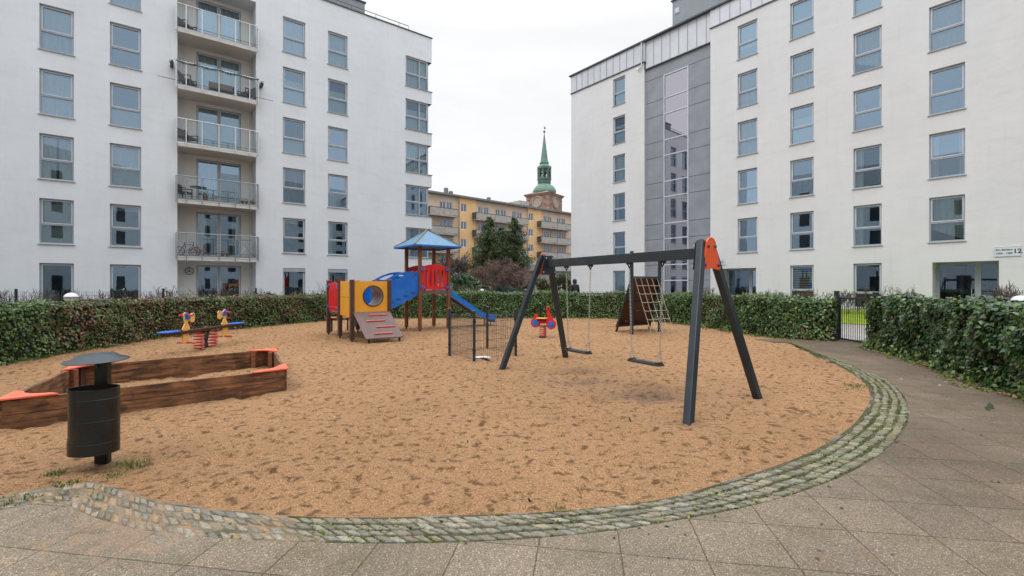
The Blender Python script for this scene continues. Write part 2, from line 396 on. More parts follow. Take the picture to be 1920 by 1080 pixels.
inner_px = [(-420, 1010), (-150, 962), (0, 935), (70, 921), (135, 911), (180, 910), (235, 925), (300, 945), (400, 960), (560, 975), (700, 977), (850, 973), (1000, 968), (1130, 957),
            (1250, 940), (1350, 912), (1450, 880), (1530, 847), (1590, 808), (1620, 775), (1632, 742), (1612, 712), (1560, 682), (1505, 656), (1478, 645)]
outer_px = [(-420, 1055), (-150, 1000), (0, 965), (70, 952), (110, 952), (160, 972), (220, 992), (290, 1006), (380, 1015), (520, 1024), (690, 1028), (850, 1026), (1000, 1018), (1150, 1003),
            (1290, 980), (1400, 958), (1500, 930), (1595, 892), (1660, 850), (1698, 806), (1703, 775), (1692, 742), (1655, 712), (1590, 684), (1530, 664), (1484, 645)]
NB = 260
def resamp(px):
    s = spline([G(*p) for p in px], .02); idx = np.linspace(0, len(s)-1, NB).astype(int); return [s[i] for i in idx]
IN, OUT = resamp(inner_px), resamp(outer_px)

# far ground, one sheet to the horizon
M['asphalt'] = pm('asphalt', (.10, .095, .088), (.15, .142, .13), scale=1.5, rough=.85, bump=.003, bscale=120)
g = MB().quad((-700, -700, -.09), (700, -700, -.09), (700, 1200, -.09), (-700, 1200, -.09)).build('ground', 'asphalt'); tag(g, kind='structure')

# sand: fine displaced grid
def sand_mat():
    m = bpy.data.materials.new('damp_sand'); m.use_nodes = True; n = m.node_tree; b = n.nodes['Principled BSDF']; L = n.links.new
    t = n.nodes.new("ShaderNodeTexCoord")
    def N(s, d=6, r=.6):
        q = n.nodes.new("ShaderNodeTexNoise"); q.inputs['Scale'].default_value = s; q.inputs['Detail'].default_value = d; q.inputs['Roughness'].default_value = r
        L(t.outputs['Object'], q.inputs[0]); return q
    def RP(src, a, ca, bb, cb):
        r = n.nodes.new("ShaderNodeValToRGB"); r.color_ramp.elements[0].position = a; r.color_ramp.elements[1].position = bb
        r.color_ramp.elements[0].color = (*ca, 1); r.color_ramp.elements[1].color = (*cb, 1); L(src, r.inputs[0]); return r.outputs[0]
    def MUL(a, c):
        x = n.nodes.new("ShaderNodeMix"); x.data_type = 'RGBA'; x.blend_type = 'MULTIPLY'; x.inputs[0].default_value = 1; L(a, x.inputs[6]); L(c, x.inputs[7]); return x.outputs[2]
    big = RP(N(.35, 5).outputs[0], .3, (.318, .178, .086), .7, (.392, .226, .114))
    mid = RP(N(10, 7, .60).outputs[0], .36, (.42, .39, .35), .475, (1.07, 1.07, 1.07))  # dark spots paint the shade of creases into the sand colour
    fine = RP(N(75, 3, .7).outputs[0], .32, (.74, .72, .70), .62, (1.10, 1.10, 1.10))
    v = n.nodes.new("ShaderNodeTexVoronoi"); v.inputs['Scale'].default_value = 110; L(t.outputs['Object'], v.inputs[0])
    sp_ = n.nodes.new("ShaderNodeSeparateColor"); L(v.outputs['Color'], sp_.inputs[0])
    gr = n.nodes.new("ShaderNodeValToRGB"); L(sp_.outputs[0], gr.inputs[0]); e = gr.color_ramp.elements
    e[0].position = 0; e[0].color = (.40, .38, .36, 1); e[1].position = 1; e[1].color = (1.7, 1.7, 1.75, 1)
    for p_, c_ in ((.10, .62), (.2, .97), (.86, 1.03), (.94, 1.3)): e.new(p_).color = (c_, c_, c_, 1)
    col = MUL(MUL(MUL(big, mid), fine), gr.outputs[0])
    a = n.nodes.new("ShaderNodeAttribute"); a.attribute_name = 'Col'
    # the attribute holds damp by the swings and painted contact shade
    wet_shade = n.nodes.new("ShaderNodeMix"); wet_shade.data_type = 'RGBA'; wet_shade.blend_type = 'MULTIPLY'; L(a.outputs['Fac'], wet_shade.inputs[0]); L(col, wet_shade.inputs[6]); wet_shade.inputs[7].default_value = (.52, .52, .58, 1)
    L(wet_shade.outputs[2], b.inputs['Base Color'])
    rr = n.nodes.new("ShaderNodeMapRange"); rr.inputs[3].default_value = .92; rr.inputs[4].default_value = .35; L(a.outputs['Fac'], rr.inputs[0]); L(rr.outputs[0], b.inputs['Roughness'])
    b.inputs['Specular IOR Level'].default_value = .25
    b1 = n.nodes.new("ShaderNodeBump"); b1.inputs['Distance'].default_value = .06; L(N(7, 6, .62).outputs[0], b1.inputs['Height'])
    b2 = n.nodes.new("ShaderNodeBump"); b2.inputs['Distance'].default_value = .012; L(N(60, 4, .8).outputs[0], b2.inputs['Height']); L(b1.outputs[0], b2.inputs['Normal'])
    b3 = n.nodes.new('ShaderNodeBump'); b3.inputs['Distance'].default_value = .007; L(RP(N(15, 5, .6).outputs[0], .50, (0, 0, 0), .555, (1, 1, 1)), b3.inputs['Height']); L(b2.outputs[0], b.inputs['Normal']); return m
M['sand'] = sand_mat()
def inpoly(x, y, poly):
    c = np.zeros(x.shape, bool); n = len(poly)
    for i in range(n):
        x0, y0 = poly[i][0], poly[i][1]; x1, y1 = poly[(i+1) % n][0], poly[(i+1) % n][1]
        if y0 == y1: continue
        c ^= ((y0 > y) != (y1 > y)) & (x < (x1-x0)*(y-y0)/(y1-y0) + x0)
    return c
mid = [a.lerp(b, .45) for a, b in zip(IN, OUT)]
spoly = [(p.x, p.y) for p in mid] + [(8.6, 14.6), (7, 20), (3.5, 25), (-9, 25), (-24, 14), (-14, 3)]
dx = .045
xs = np.arange(-17, 8.8, dx); ys = np.concatenate([np.arange(2.8, 9, .035), np.arange(9, 25, .07)])
X, Y = np.meshgrid(xs, ys, indexing='ij')
Z = .034 * (fnoise(X, Y, .42, 4, 3) - .5) + .05 * (fnoise(X, Y, 2.2, 2, 9) - .5)
pits = fnoise(X + .2*vnoise(X*3, Y*3, 5), Y, .34, 2, 21); Z -= .075 * np.clip(pits - .60, 0, 1) * 3
sc_n = fnoise(X + .1*vnoise(X*5, Y*5, 8), Y, .16, 3, 55); Z += .022 * (1/(1+np.exp(-(sc_n-.56)*38)) - .3)
Z += .026 * (1 - np.abs(2 * fnoise(X, Y, .2, 3, 33) - 1)) - .01
wet_shade_pts = [(G(1085, 714), .8, .32, 1.0, .05), (G(1215, 742), .9, .45, .95, .045), (G(1075, 696), .9, .5, .4, .02), (G(1050, 712), 1.0, .4, .45, .02), (G(1150, 730), 1.6, .8, .30, .0), (G(700, 628), 1.5, 1.2, .28, 0), (G(800, 620), 1.2, .9, .25, 0), (G(195, 874), .45, .2, .35, .01), (G(870, 612), 1.3, .4, .3, 0)] + [(G(x, y), .28, .2, .5, .015) for x, y in ((1289, 797), (1424, 742), (938, 691), (1062, 669), (1018, 633), (368, 658), (400, 650), (660, 641), (645, 632), (630, 624), (783, 621), (763, 616), (834, 616), (683, 648), (741, 644), (843, 664), (889, 677), (967, 667), (1185, 627), (1237, 622))]  # damp hollows by the swings, then contact shade painted under tower and feet
WET_SHADE = np.zeros_like(X)
for p, rx, ry, k, dz in wet_shade_pts:
    q = np.exp(-(((X - p.x)/rx)**2 + ((Y - p.y)/ry)**2) * 1.6); WET_SHADE = np.maximum(WET_SHADE, k*q); Z -= dz * q
Z = np.minimum(Z, .022)
keep = inpoly(X, Y, spoly)
vis = np.abs(X) < 1.5 * Y + 2; keep &= vis
nx, ny = X.shape; idx = np.arange(nx*ny).reshape(nx, ny)
kc = keep[:-1, :-1] & keep[1:, :-1] & keep[1:, 1:] & keep[:-1, 1:]
Fq = np.stack([idx[:-1, :-1][kc], idx[1:, :-1][kc], idx[1:, 1:][kc], idx[:-1, 1:][kc]], 1)
used, inv = np.unique(Fq.ravel(), return_inverse=True)
def np_mesh(name, V, Fq, mat, smooth=True):
    me = bpy.data.meshes.new(name); me.vertices.add(len(V)); me.vertices.foreach_set('co', np.ascontiguousarray(V, float).ravel())
    me.loops.add(Fq.size); me.loops.foreach_set('vertex_index', Fq.ravel().astype(np.int32)); me.polygons.add(len(Fq))
    me.polygons.foreach_set('loop_start', (np.arange(len(Fq))*4).astype(np.int32)); me.polygons.foreach_set('loop_total', np.full(len(Fq), 4, np.int32))
    if smooth: me.polygons.foreach_set('use_smooth', [True]*len(Fq))
    me.update(calc_edges=True); me.materials.append(M[mat]); o = bpy.data.objects.new(name, me); COL.objects.link(o); return o
V = np.stack([X.ravel(), Y.ravel(), Z.ravel()], 1)[used]
sand = np_mesh('sand', V, inv.reshape(-1, 4), 'sand'); tag(sand, kind='structure')
ca = sand.data.color_attributes.new('Col', 'FLOAT_COLOR', 'POINT'); ww = WET_SHADE.ravel()[used]
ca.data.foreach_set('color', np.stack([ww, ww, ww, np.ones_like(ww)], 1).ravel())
def sandz(x, y): return 0.0

# slab paving: one ngon sheet round the sand
def slab_mat():
    m = bpy.data.materials.new('washed_concrete_slabs'); m.use_nodes = True; n = m.node_tree; b = n.nodes['Principled BSDF']; L = n.links.new
    t = n.nodes.new("ShaderNodeTexCoord"); mp_ = n.nodes.new("ShaderNodeMapping"); mp_.inputs['Rotation'].default_value = (0, 0, R(8.7)); L(t.outputs['Object'], mp_.inputs[0])
    mp_.inputs['Location'].default_value = (.27, .13, 0)
    br = n.nodes.new("ShaderNodeTexBrick"); br.offset = 0; br.squash = 1; br.inputs['Scale'].default_value = 1
    br.inputs['Brick Width'].default_value = .5; br.inputs['Row Height'].default_value = .5; br.inputs['Mortar Size'].default_value = .0048; br.inputs['Mortar Smooth'].default_value = .6
    br.inputs['Color1'].default_value = (.9, .9, .9, 1); br.inputs['Color2'].default_value = (1.06, 1.06, 1.06, 1); br.inputs['Mortar'].default_value = (.52, .49, .38, 1); br.inputs['Bias'].default_value = 0
    wob = n.nodes.new("ShaderNodeTexNoise"); wob.inputs['Scale'].default_value = 6; L(t.outputs['Object'], wob.inputs[0])
    av = n.nodes.new("ShaderNodeVectorMath"); av.operation = 'SCALE'; av.inputs['Scale'].default_value = .007; L(wob.outputs['Color'], av.inputs[0])
    ad = n.nodes.new("ShaderNodeVectorMath"); L(mp_.outputs[0], ad.inputs[0]); L(av.outputs[0], ad.inputs[1]); L(ad.outputs[0], br.inputs['Vector'])
    def N(s, d=5): 
        q = n.nodes.new("ShaderNodeTexNoise"); q.inputs['Scale'].default_value = s; q.inputs['Detail'].default_value = d; L(t.outputs['Object'], q.inputs[0]); return q.outputs[0]
    def RP(src, stops, interp='LINEAR'):
        r = n.nodes.new("ShaderNodeValToRGB"); r.color_ramp.interpolation = interp; e = r.color_ramp.elements
        e[0].position, e[1].position = stops[0][0], stops[-1][0]; e[0].color = (*stops[0][1], 1); e[1].color = (*stops[-1][1], 1)
        for p, c in stops[1:-1]: e.new(p).color = (*c, 1)
        L(src, r.inputs[0]); return r.outputs[0]
    def MUL(a, c):
        x = n.nodes.new("ShaderNodeMix"); x.data_type = 'RGBA'; x.blend_type = 'MULTIPLY'; x.inputs[0].default_value = 1; L(a, x.inputs[6]); L(c, x.inputs[7]); return x.outputs[2]
    v = n.nodes.new("ShaderNodeTexVoronoi"); v.inputs['Scale'].default_value = 165; L(t.outputs['Object'], v.inputs[0])
    s_ = n.nodes.new("ShaderNodeSeparateColor"); L(v.outputs['Color'], s_.inputs[0])
    agg = RP(s_.outputs[0], [(0, (.09, .069, .047)), (.12, (.16, .126, .086)), (.5, (.222, .175, .124)), (.84, (.28, .225, .163)), (.95, (.40, .34, .265)), (1, (.52, .47, .39))])
    patch = RP(N(.7, 6), [(.3, (.70, .70, .68)), (.5, (.92, .92, .91)), (.68, (1.06, 1.05, 1.04))])
    sx_ = n.nodes.new('ShaderNodeSeparateXYZ'); L(t.outputs['Object'], sx_.inputs[0]); damp = n.nodes.new('ShaderNodeMapRange'); damp.inputs[1].default_value = 1.0; damp.inputs[2].default_value = 4.2; L(sx_.outputs[0], damp.inputs[0])
    patch = MUL(patch, RP(damp.outputs[0], [(0, (.99, .96, .93)), (1, (.71, .63, .56))]))
    stain = RP(N(3.5, 7), [(.36, (.84, .86, .76)), (.5, (1, 1, 1)), (.62, (1, 1, 1)), (.72, (1.1, .96, .84))])
    blot = RP(N(.28, 4), [(.38, (.80, .79, .77)), (.5, (1, 1, 1)), (.6, (1.05, 1.05, 1.05))])
    col = MUL(MUL(MUL(MUL(agg, patch), stain), br.outputs['Color']), blot)
    # loose sand trodden onto the slabs by the bend
    vd = n.nodes.new('ShaderNodeVectorMath'); vd.operation = 'DISTANCE'; L(t.outputs['Object'], vd.inputs[0]); vd.inputs[1].default_value = (-2.55, 3.25, .03)
    dm = n.nodes.new('ShaderNodeMapRange'); dm.inputs[1].default_value = 1.25; dm.inputs[2].default_value = .1; dm.inputs[3].default_value = -.35; dm.inputs[4].default_value = .28; L(vd.outputs['Value'], dm.inputs[0])
    am = n.nodes.new('ShaderNodeMath'); L(dm.outputs[0], am.inputs[0]); L(N(9, 9), am.inputs[1])
    sm = n.nodes.new('ShaderNodeMapRange'); sm.inputs[1].default_value = .52; sm.inputs[2].default_value = .64; sm.inputs[4].default_value = .32; L(am.outputs[0], sm.inputs[0])
    sx2 = n.nodes.new('ShaderNodeMix'); sx2.data_type = 'RGBA'; L(sm.outputs[0], sx2.inputs[0]); L(col, sx2.inputs[6]); sx2.inputs[7].default_value = (.36, .215, .12, 1); col = sx2.outputs[2]
    L(col, b.inputs['Base Color'])
    rr = n.nodes.new("ShaderNodeMapRange"); rr.inputs[1].default_value = .3; rr.inputs[2].default_value = .6; rr.inputs[3].default_value = .42; rr.inputs[4].default_value = .8; L(N(.9, 6), rr.inputs[0]); L(rr.outputs[0], b.inputs['Roughness'])
    b1 = n.nodes.new("ShaderNodeBump"); b1.inputs['Distance'].default_value = .0035; L(v.outputs['Distance'], b1.inputs['Height']); b1.invert = True
    b2 = n.nodes.new("ShaderNodeBump"); b2.inputs['Distance'].default_value = .006; b2.invert = True; L(br.outputs['Fac'], b2.inputs['Height']); L(b1.outputs[0], b2.inputs['Normal'])
    L(b2.outputs[0], b.inputs['Normal']); return m
M['slabs'] = slab_mat()
ring = [(p.x, p.y, .03) for p in OUT] + [(7.45, 13.35, .03), (7.3, 14.0, .03), (8.6, 14.0, .03), (9.5, 14.2, .03), (12.2, 12.8, .03), (30, 6, .03), (30, -12, .03), (-30, -12, .03), (-30, 2, .03), (OUT[0].x - 3, OUT[0].y - .2, .03)]
bm = bmesh.new(); bm.faces.new([bm.verts.new(p) for p in ring]); bmesh.ops.triangulate(bm, faces=bm.faces[:])
me = bpy.data.meshes.new('pavement'); bm.to_mesh(me); bm.free(); me.materials.append(M['slabs']); pav = bpy.data.objects.new('pavement', me); COL.objects.link(pav); tag(pav, kind='structure')

# cobble band: bed, kerb strip and individual setts
mbs = MB()
M['moss_bed'] = pm('mossy_joint_sand', (.032, .042, .008), (.085, .068, .042), scale=3.0, detail=7, rough=1, bump=.006, bscale=50, contrast=(.42, .58))
mb = MB()
for i in range(NB - 12):
    a, b, c, d = IN[i], IN[i+1], OUT[i+1], OUT[i]
    (mb if 960 + F*a.x/a.y > 520 else mbs).quad((a.x, a.y, .025), (b.x, b.y, .025), (c.x, c.y, .027), (d.x, d.y, .027))
bed = mb.build('cobble_bed', 'moss_bed'); tag(bed, kind='structure')
M['sandy_bed'] = pm('sand_filled_joints', (.09, .075, .05), (.27, .175, .10), scale=5, detail=8, rough=1, bump=.006, bscale=50, contrast=(.38, .58))
bed = mbs.build('sandy_cobble_bed', 'sandy_bed'); tag(bed, kind='structure')
M['kerb'] = pm('old_concrete_edge', (.11, .105, .095), (.19, .18, .155), scale=6, rough=.9, bump=.003, bscale=60)
mb = MB()
for i in range(NB - 16):
    for off, wd, zt in ((0.0, .035, .026), ):
        a, b = IN[i], IN[i+1]; da = (OUT[i]-IN[i]).normalized(); db = (OUT[i+1]-IN[i+1]).normalized()
        a1, b1 = a + da*wd, b + db*wd
        zz = .02 + .006*math.sin(i*.21) + .004*math.sin(i*.71)
        mb.hexa([(a.x, a.y, -.05), (b.x, b.y, -.05), (b1.x, b1.y, -.05), (a1.x, a1.y, -.05), (a.x, a.y, zz), (b.x, b.y, zz), (b1.x, b1.y, zz), (a1.x, a1.y, zz)])
kb = mb.build('sand_edging', 'kerb'); tag(kb, kind='structure')
sv_, sf_, sc_ = [], [], []
gran = [(.34, .33, .305), (.40, .395, .38), (.44, .42, .39), (.33, .34, .34), (.37, .32, .28), (.28, .27, .24), (.42, .38, .32)]
arc = [0]
for i in range(1, NB): arc.append(arc[-1] + ((IN[i]+OUT[i])/2 - (IN[i-1]+OUT[i-1])/2).length)
def band_pt(s, t):
    i = min(NB-2, max(0, int(np.searchsorted(arc, s)) - 1)); f = (s - arc[i]) / (arc[i+1]-arc[i])
    a = IN[i].lerp(IN[i+1], f); b = OUT[i].lerp(OUT[i+1], f); return a, b
rows = 4
for r in range(rows):
    s = random.random() * .1
    while s < arc[-1] - .12:
        ln = random.uniform(.068, .10)
        a, b = band_pt(s + ln/2, 0); a2, b2 = band_pt(s + .005, 0); a3, b3 = band_pt(s + ln - .005, 0)
        w_ = (b - a).length
        if w_ > .16:
            rr_ = rows if w_ > .3 else 3
            if r < rr_:
                lead = .045 / w_; t0 = lead + (1 - lead) * r / rr_; t1 = lead + (1 - lead) * (r + 1) / rr_; g_ = .013 / w_; sh_ = .010 / w_ * math.sin(s*3.1 + r*1.9) + .006/w_*math.sin(s*11 + r)
                t0 += g_ * random.uniform(.3, 1.5) + sh_; t1 -= g_ * random.uniform(.3, 1.5) - sh_; gs = .13 + random.uniform(-.05, .06)
                c = [a2.lerp(b2, t0), a3.lerp(b3, t0), a3.lerp(b3, t1), a2.lerp(b2, t1)]
                ce = (c[0]+c[1]+c[2]+c[3])/4
                px = 960 + F*ce.x/ce.y
                bury = .006 if px < 420 else (.004 if px < 620 else 0.0)
                zt = .037 + random.uniform(-.003, .004) - bury * random.uniform(.2, 1.5)
                cc = [ce + (q-ce)*(1-gs) + Vector((random.uniform(-.008, .008), random.uniform(-.008, .008), 0)) for q in c]
                ti = [ce + (q-ce)*.86 for q in cc]
                i0 = len(sv_)
                for q in cc: sv_.append((q.x, q.y, -.02))
                for q in cc: sv_.append((q.x, q.y, zt - .006))
                for q in ti: sv_.append((q.x, q.y, zt + random.uniform(-.0015, .0015)))
                for L_ in (0, 4):
                    for k in range(4): sf_.append((i0+L_+k, i0+L_+(k+1) % 4, i0+L_+4+(k+1) % 4, i0+L_+4+k))
                sf_.append((i0+8, i0+9, i0+10, i0+11))
                g0 = np.array(random.choice(gran)) * random.uniform(.55, 1.0) * np.array((.68, .635, .55)) + np.array((.015, .012, 0))
                if px < 560 and random.random() < .22: g0 = g0*.4 + np.array((.42, .27, .14))*.6*.8
                if px > 1500: g0 = g0 * np.array((.90, .92, .78))
                sc_ += [g0] * 12
        s += ln
me = bpy.data.meshes.new('cobblestones'); me.from_pydata(sv_, [], sf_); me.update()
me.polygons.foreach_set('use_smooth', [True]*len(me.polygons))
ca = me.color_attributes.new('Col', 'FLOAT_COLOR', 'POINT'); sc_ = np.array(sc_); ca.data.foreach_set('color', np.concatenate([sc_, np.ones((len(sc_), 1))], 1).ravel())
me.materials.append(M['stone']); cob = bpy.data.objects.new('cobblestones', me); COL.objects.link(cob); tag(cob, kind='structure')
# courtyard lawn and path beyond the hedges, a sheet each
M['lawn'] = pm('short_grass', (.16, .25, .008), (.27, .35, .015), scale=2.5, detail=8, rough=.95, bump=.02, bscale=40)
M['path'] = pm('path_concrete', (.30, .275, .25), (.38, .35, .32), scale=1.2, rough=.8, bump=.002, bscale=60)

# ================================================================== BUILDINGS
def facade(vpx, px_ref, depth_ref, sgn):
    """vertical wall plane through (px_ref, depth_ref) running to vanishing column vpx; returns origin, unit direction (left to right), inward"""
    d = Vector(((vpx - 960) / F, 1, 0)).normalized() * sgn
    P = Vector(((px_ref - 960) / F * depth_ref, depth_ref, 0)); return P, d, Vector((-d.y, d.x, 0))
class Fac:
    def __init__(s, vpx, px_ref, depth_ref, sgn): s.P, s.d, s.n = facade(vpx, px_ref, depth_ref, sgn)
    def u(s, px, off=0.0):    # distance along the wall where the column px meets it
        k = (px - 960) / F; P = s.P + s.n * off; return -(P.x - k * P.y) / (s.d.x - k * s.d.y)
    def depth(s, px, off=0.0): return (s.P + s.n*off + s.d * s.u(px, off)).y
    def z(s, px, py, off=0.0): return H + (HY - py) / F * s.depth(px, off)
    @property
    def rz(s): return math.atan2(s.d.y, s.d.x)
    def world(s, u, off, z): 
        q = s.P + s.d*u + s.n*off; return Vector((q.x, q.y, z))

def holed_wall(mb, u0, u1, z0, z1, holes, depth=.22, y=0.0, axis='x', reveal=True):
    """wall sheet at local y, openings (u0,u1,z0,z1[,flags]) with reveals going inward"""
    us = sorted({u0, u1, *[h[0] for h in holes], *[h[1] for h in holes]}); zs = sorted({z0, z1, *[h[2] for h in holes], *[h[3] for h in holes]})
    us = [q for q in us if u0 <= q <= u1]; zs = [q for q in zs if z0 <= q <= z1]
    def P(u, yy, z): return (u, yy, z) if axis == 'x' else (yy, u, z)
    for i in range(len(us)-1):
        # merge vertical runs
        run = None
        for j in range(len(zs)-1):
            cu, cz = (us[i]+us[i+1])/2, (zs[j]+zs[j+1])/2
            inside = any(h[0] < cu < h[1] and h[2] < cz < h[3] for h in holes)
            if not inside:
                if run is None: run = zs[j]
            if (inside or j == len(zs)-2) and run is not None:
                top = zs[j] if inside else zs[j+1]
                mb.quad(P(us[i], y, run), P(us[i+1], y, run), P(us[i+1], y, top), P(us[i], y, top)); run = None
    if reveal:
        for h in holes:
            a, b, c, d = h[:4]; fl = h[4] if len(h) > 4 else ''; D = h[5] if len(h) > 5 else depth
            y1 = y + D
            if 'l' not in fl: mb.quad(P(a, y, c), P(a, y, d), P(a, y1, d), P(a, y1, c))
            if 'r' not in fl: mb.quad(P(b, y, c), P(b, y1, c), P(b, y1, d), P(b, y, d))
            mb.quad(P(a, y, d), P(b, y, d), P(b, y1, d), P(a, y1, d)); mb.quad(P(a, y, c), P(a, y1, c), P(b, y1, c), P(b, y, c))
    return mb

def make_window(par, a, b, c, d, yf=.12, cols=1, split=.42, content='d', sash='upper', fname='window', sill=True, ft=.055, shutter=False):
    """frame mesh + children pane, sill, curtain. a,b,c,d = u0,u1,z0,z1"""
    f = MB(); y0, y1 = yf, yf + .07; t = ft
    f.box(a, a+t, y0, y1, c, d); f.box(b-t, b, y0, y1, c, d)
    f.box(a+t, b-t, y0, y1, d-t, d); f.box(a+t, b-t, y0, y1, c, c+t)
    zs = c + (d-c)*split if split else None
    if zs: f.box(a+t, b-t, y0-.004, y1, zs-.035, zs+.035)
    wd = (b-a)
    for k in range(1, cols):
        xm = a + wd*(k if cols == 2 and isinstance(cols, int) else k)/cols
        f.box(xm-.045, xm+.045, y0-.008, y1+.004, c+t, d-t)
    if shutter: f.box(a+.002, b-.002, .02, y0, d-.22, d-.004)
    o = f.build(fname, 'frame', par)
    s = MB(); q = .045
    segs = [(a + wd*k/cols + (t if k == 0 else .045), a + wd*(k+1)/cols - (t if k == cols-1 else .045)) for k in range(cols)]
    for (p0, p1) in segs:
        for (q0, q1, on) in (((zs+.035) if zs else c+t, d-t, True), (c+t, (zs-.035) if zs else c+t, False)):
            if not on or q1 - q0 < .2: continue
            ys = y0 - .018
            s.box(p0, p0+q, ys, y1-.02, q0, q1); s.box(p1-q, p1, ys, y1-.02, q0, q1); s.box(p0+q, p1-q, ys, y1-.02, q1-q, q1); s.box(p0+q, p1-q, ys, y1-.02, q0, q0+q)
    if s.v: s.build('sash', 'frame_light', o)
    yg = yf + .045
    MB().quad((a+t*.6, yg, c+t*.6), (b-t*.6, yg, c+t*.6), (b-t*.6, yg, d-t*.6), (a+t*.6, yg, d-t*.6)).build('pane', 'pane', o)
    if sill: MB().hexa([(a-.05, -.055, c-.05), (b+.05, -.055, c-.05), (b+.05, yf, c-.02), (a-.05, yf, c-.02), (a-.05, -.055, c-.02), (b+.05, -.055, c-.02), (b+.05, yf, c+.003), (a-.05, yf, c+.003)]).build('sill', 'sill', o)
    yc = yf + .2
    def wave(u0, u1, z0, z1, amp=.03, name='curtain', slant=0.0):
        n = max(6, int((u1-u0)/.04)); m_ = MB(); ph = random.random()*6
        for i in range(n):
            ua, ub = u0+(u1-u0)*i/n, u0+(u1-u0)*(i+1)/n
            fa, fb = yc+amp*math.sin(ua*31+ph)+amp*.5*math.sin(ua*13), yc+amp*math.sin(ub*31+ph)+amp*.5*math.sin(ub*13)
            za, zb = z0 + slant*(ua-u0), z0 + slant*(ub-u0)
            m_.quad((ua, fa, za), (ub, fb, zb), (ub, fb, z1), (ua, fa, z1))
        m_.build(name, 'curtain', o, smooth=True)
    if content == 'c': wave(a, b, c, d, .035)
    elif content == 'cm': wave(a, a+wd*.46, c, d); wave(b-wd*.46, b, c, d)
    elif content == 'cl': wave(a, a+wd*.3, c, d)
    elif content == 'cs': wave(a, a+wd*.24, c, d); wave(b-wd*.2, b, c, d)
    elif content == 'cd': wave(a, b, c+(d-c)*.30, d, .035, slant=-(d-c)*.28/wd)
    elif content == 'b': MB().box(a, b, yc, yc+.01, c, d).build('roller_blind', 'blind', o)
    elif content == 'bh': MB().box(a, b, yc, yc+.01, c+(d-c)*.32, d).build('roller_blind', 'blind', o)
    elif content == 'bl': MB().box(a, b, yc, yc+.01, c, c+(d-c)*.42).build('window_screen', 'blind', o)
    elif content == 'bb': MB().box(a, b, yc, yc+.01, c, c+(d-c)*.70).build('window_screen', 'blind', o)
    elif content == 'h':
        m_ = MB(); z = c+.05
        while z < d-.05: m_.box(a, b, yc-.02, yc+.02, z, z+.085); z += .13
        m_.build('slatted_blind', 'slat', o)
    elif content == 'r':
        MB().box(a, b, yc+.02, yc+.03, d-.28, d).build('roller_blind', 'blind', o)
        MB().box(a, b, yc+.5, yc+.52, c, d-.3).build('dark_curtain', 'interior_dark', o)
    if content in ('d', 'it'):
        MB().box(a+wd*.1, a+wd*random.uniform(.4, .7), yc+.9, yc+1.3, c-.6, c+(d-c)*random.uniform(.3, .6)).build('furniture', 'interior_dark', o)
    return o

def interior(par, u0, u1, floors, y0=.36, y1=3.4, name='interior'):
    m_ = MB()
    for z in floors: m_.box(u0+.3, u1-.3, y0, y1, z-.3, z-.02)
    m_.box(u0+.3, u1-.3, y1, y1+.1, floors[0]-.3, floors[-1])
    u = u0 + 2.0
    while u < u1 - 1: m_.box(u-.06, u+.06, y0+.4, y1, floors[0]-.3, floors[-1]); u += 3.1
    return m_.build(name, 'interior', par)

SP = 2.91
# ---------------------------------------------------------------- left apartment building
LF = Fac(2106, 73, F*SP/122.0, 1)
lb = empty('apartment_building', LF.P, LF.rz, 'white six storey apartment block with stacked glass railed balconies, left of the church spire', 'apartment building')
u810 = LF.u(809.5); uL = LF.u(-420); zt = 2.66; zpar = LF.z(809.5, 73)
cols = {1: (73.5, 138.5), 2: (206, 264.5), 3: (530.5, 572.5), 4: (615, 652)}
bayL, bayR = LF.u(332.5), LF.u(480)
cont = {1: ['it', 'b', 'cm', 'c', 'c', 'c'], 2: ['d', 'r', 'c', 'bl', 'd', 'c'], 3: ['d', 'r', 'd', 'bl', 'bb', 'c'], 4: ['d', 'cl', 'd', 'd', 'bb', 'c']}
holes = []; wins = []
for c_, (p0, p1) in cols.items():
    a, b = LF.u(p0), LF.u(p1)
    for k in range(6):
        top = zt + SP*k; bot = top - 2.03 if k else .42
        holes.append((a, b, bot, top)); wins.append((a, b, bot, top, cont[c_][k], k, 1))
a5 = LF.u(760.5)
for k in range(6):
    top = zt + SP*k + .02; bot = top - 2.03 if k else .42
    holes.append((a5, u810, bot, top, 'r', .26))
for k in range(6):            # one more column outside the left edge of the picture
    top = zt + SP*k; holes.append((LF.u(-95), LF.u(-20), top-2.03, top)); wins.append((LF.u(-95), LF.u(-20), top-2.03, top, 'c', k, 1))
baytop = zt + SP*5 + .28
bay = (bayL, bayR, .05, baytop, '', 1.25)
DB = 14.0
mb = MB(); holed_wall(mb, uL, u810, -.1, zpar, holes + [bay])
side = [(.0, 1.7, (zt+SP*k+.02-2.03) if k else .42, zt+SP*k+.02, 'lr', .26) for k in range(6)]
# side wall past the corner, its own glazed openings
m2_ = MB(); holed_wall(m2_, 0, DB, -.1, zpar, side, axis='y', y=0, reveal=False)
mb.f += [tuple(i + len(mb.v) for i in f) for f in m2_.f]; mb.v += [(u810, v[1], v[2]) for v in m2_.v]
for k in range(6):
    z0_, z1_ = ((zt+SP*k+.02-2.03) if k else .42), zt+SP*k+.02
    mb.quad((u810, 0, z1_), (u810, 1.7, z1_), (u810-.28, 1.7, z1_), (u810-.28, 0, z1_)); mb.quad((u810, 0, z0_), (u810-.28, 0, z0_), (u810-.28, 1.7, z0_), (u810, 1.7, z0_))
mb.quad((uL, 0, -.1), (uL, DB, -.1), (uL, DB, zpar), (uL, 0, zpar)); mb.quad((uL, DB, -.1), (u810, DB, -.1), (u810, DB, zpar), (uL, DB, zpar))
mb.build('wall', 'stucco_cool', lb)
MB().box(uL, u810, .3, DB, zpar-.6, zpar-.35).build('roof', 'roofgrey', lb)
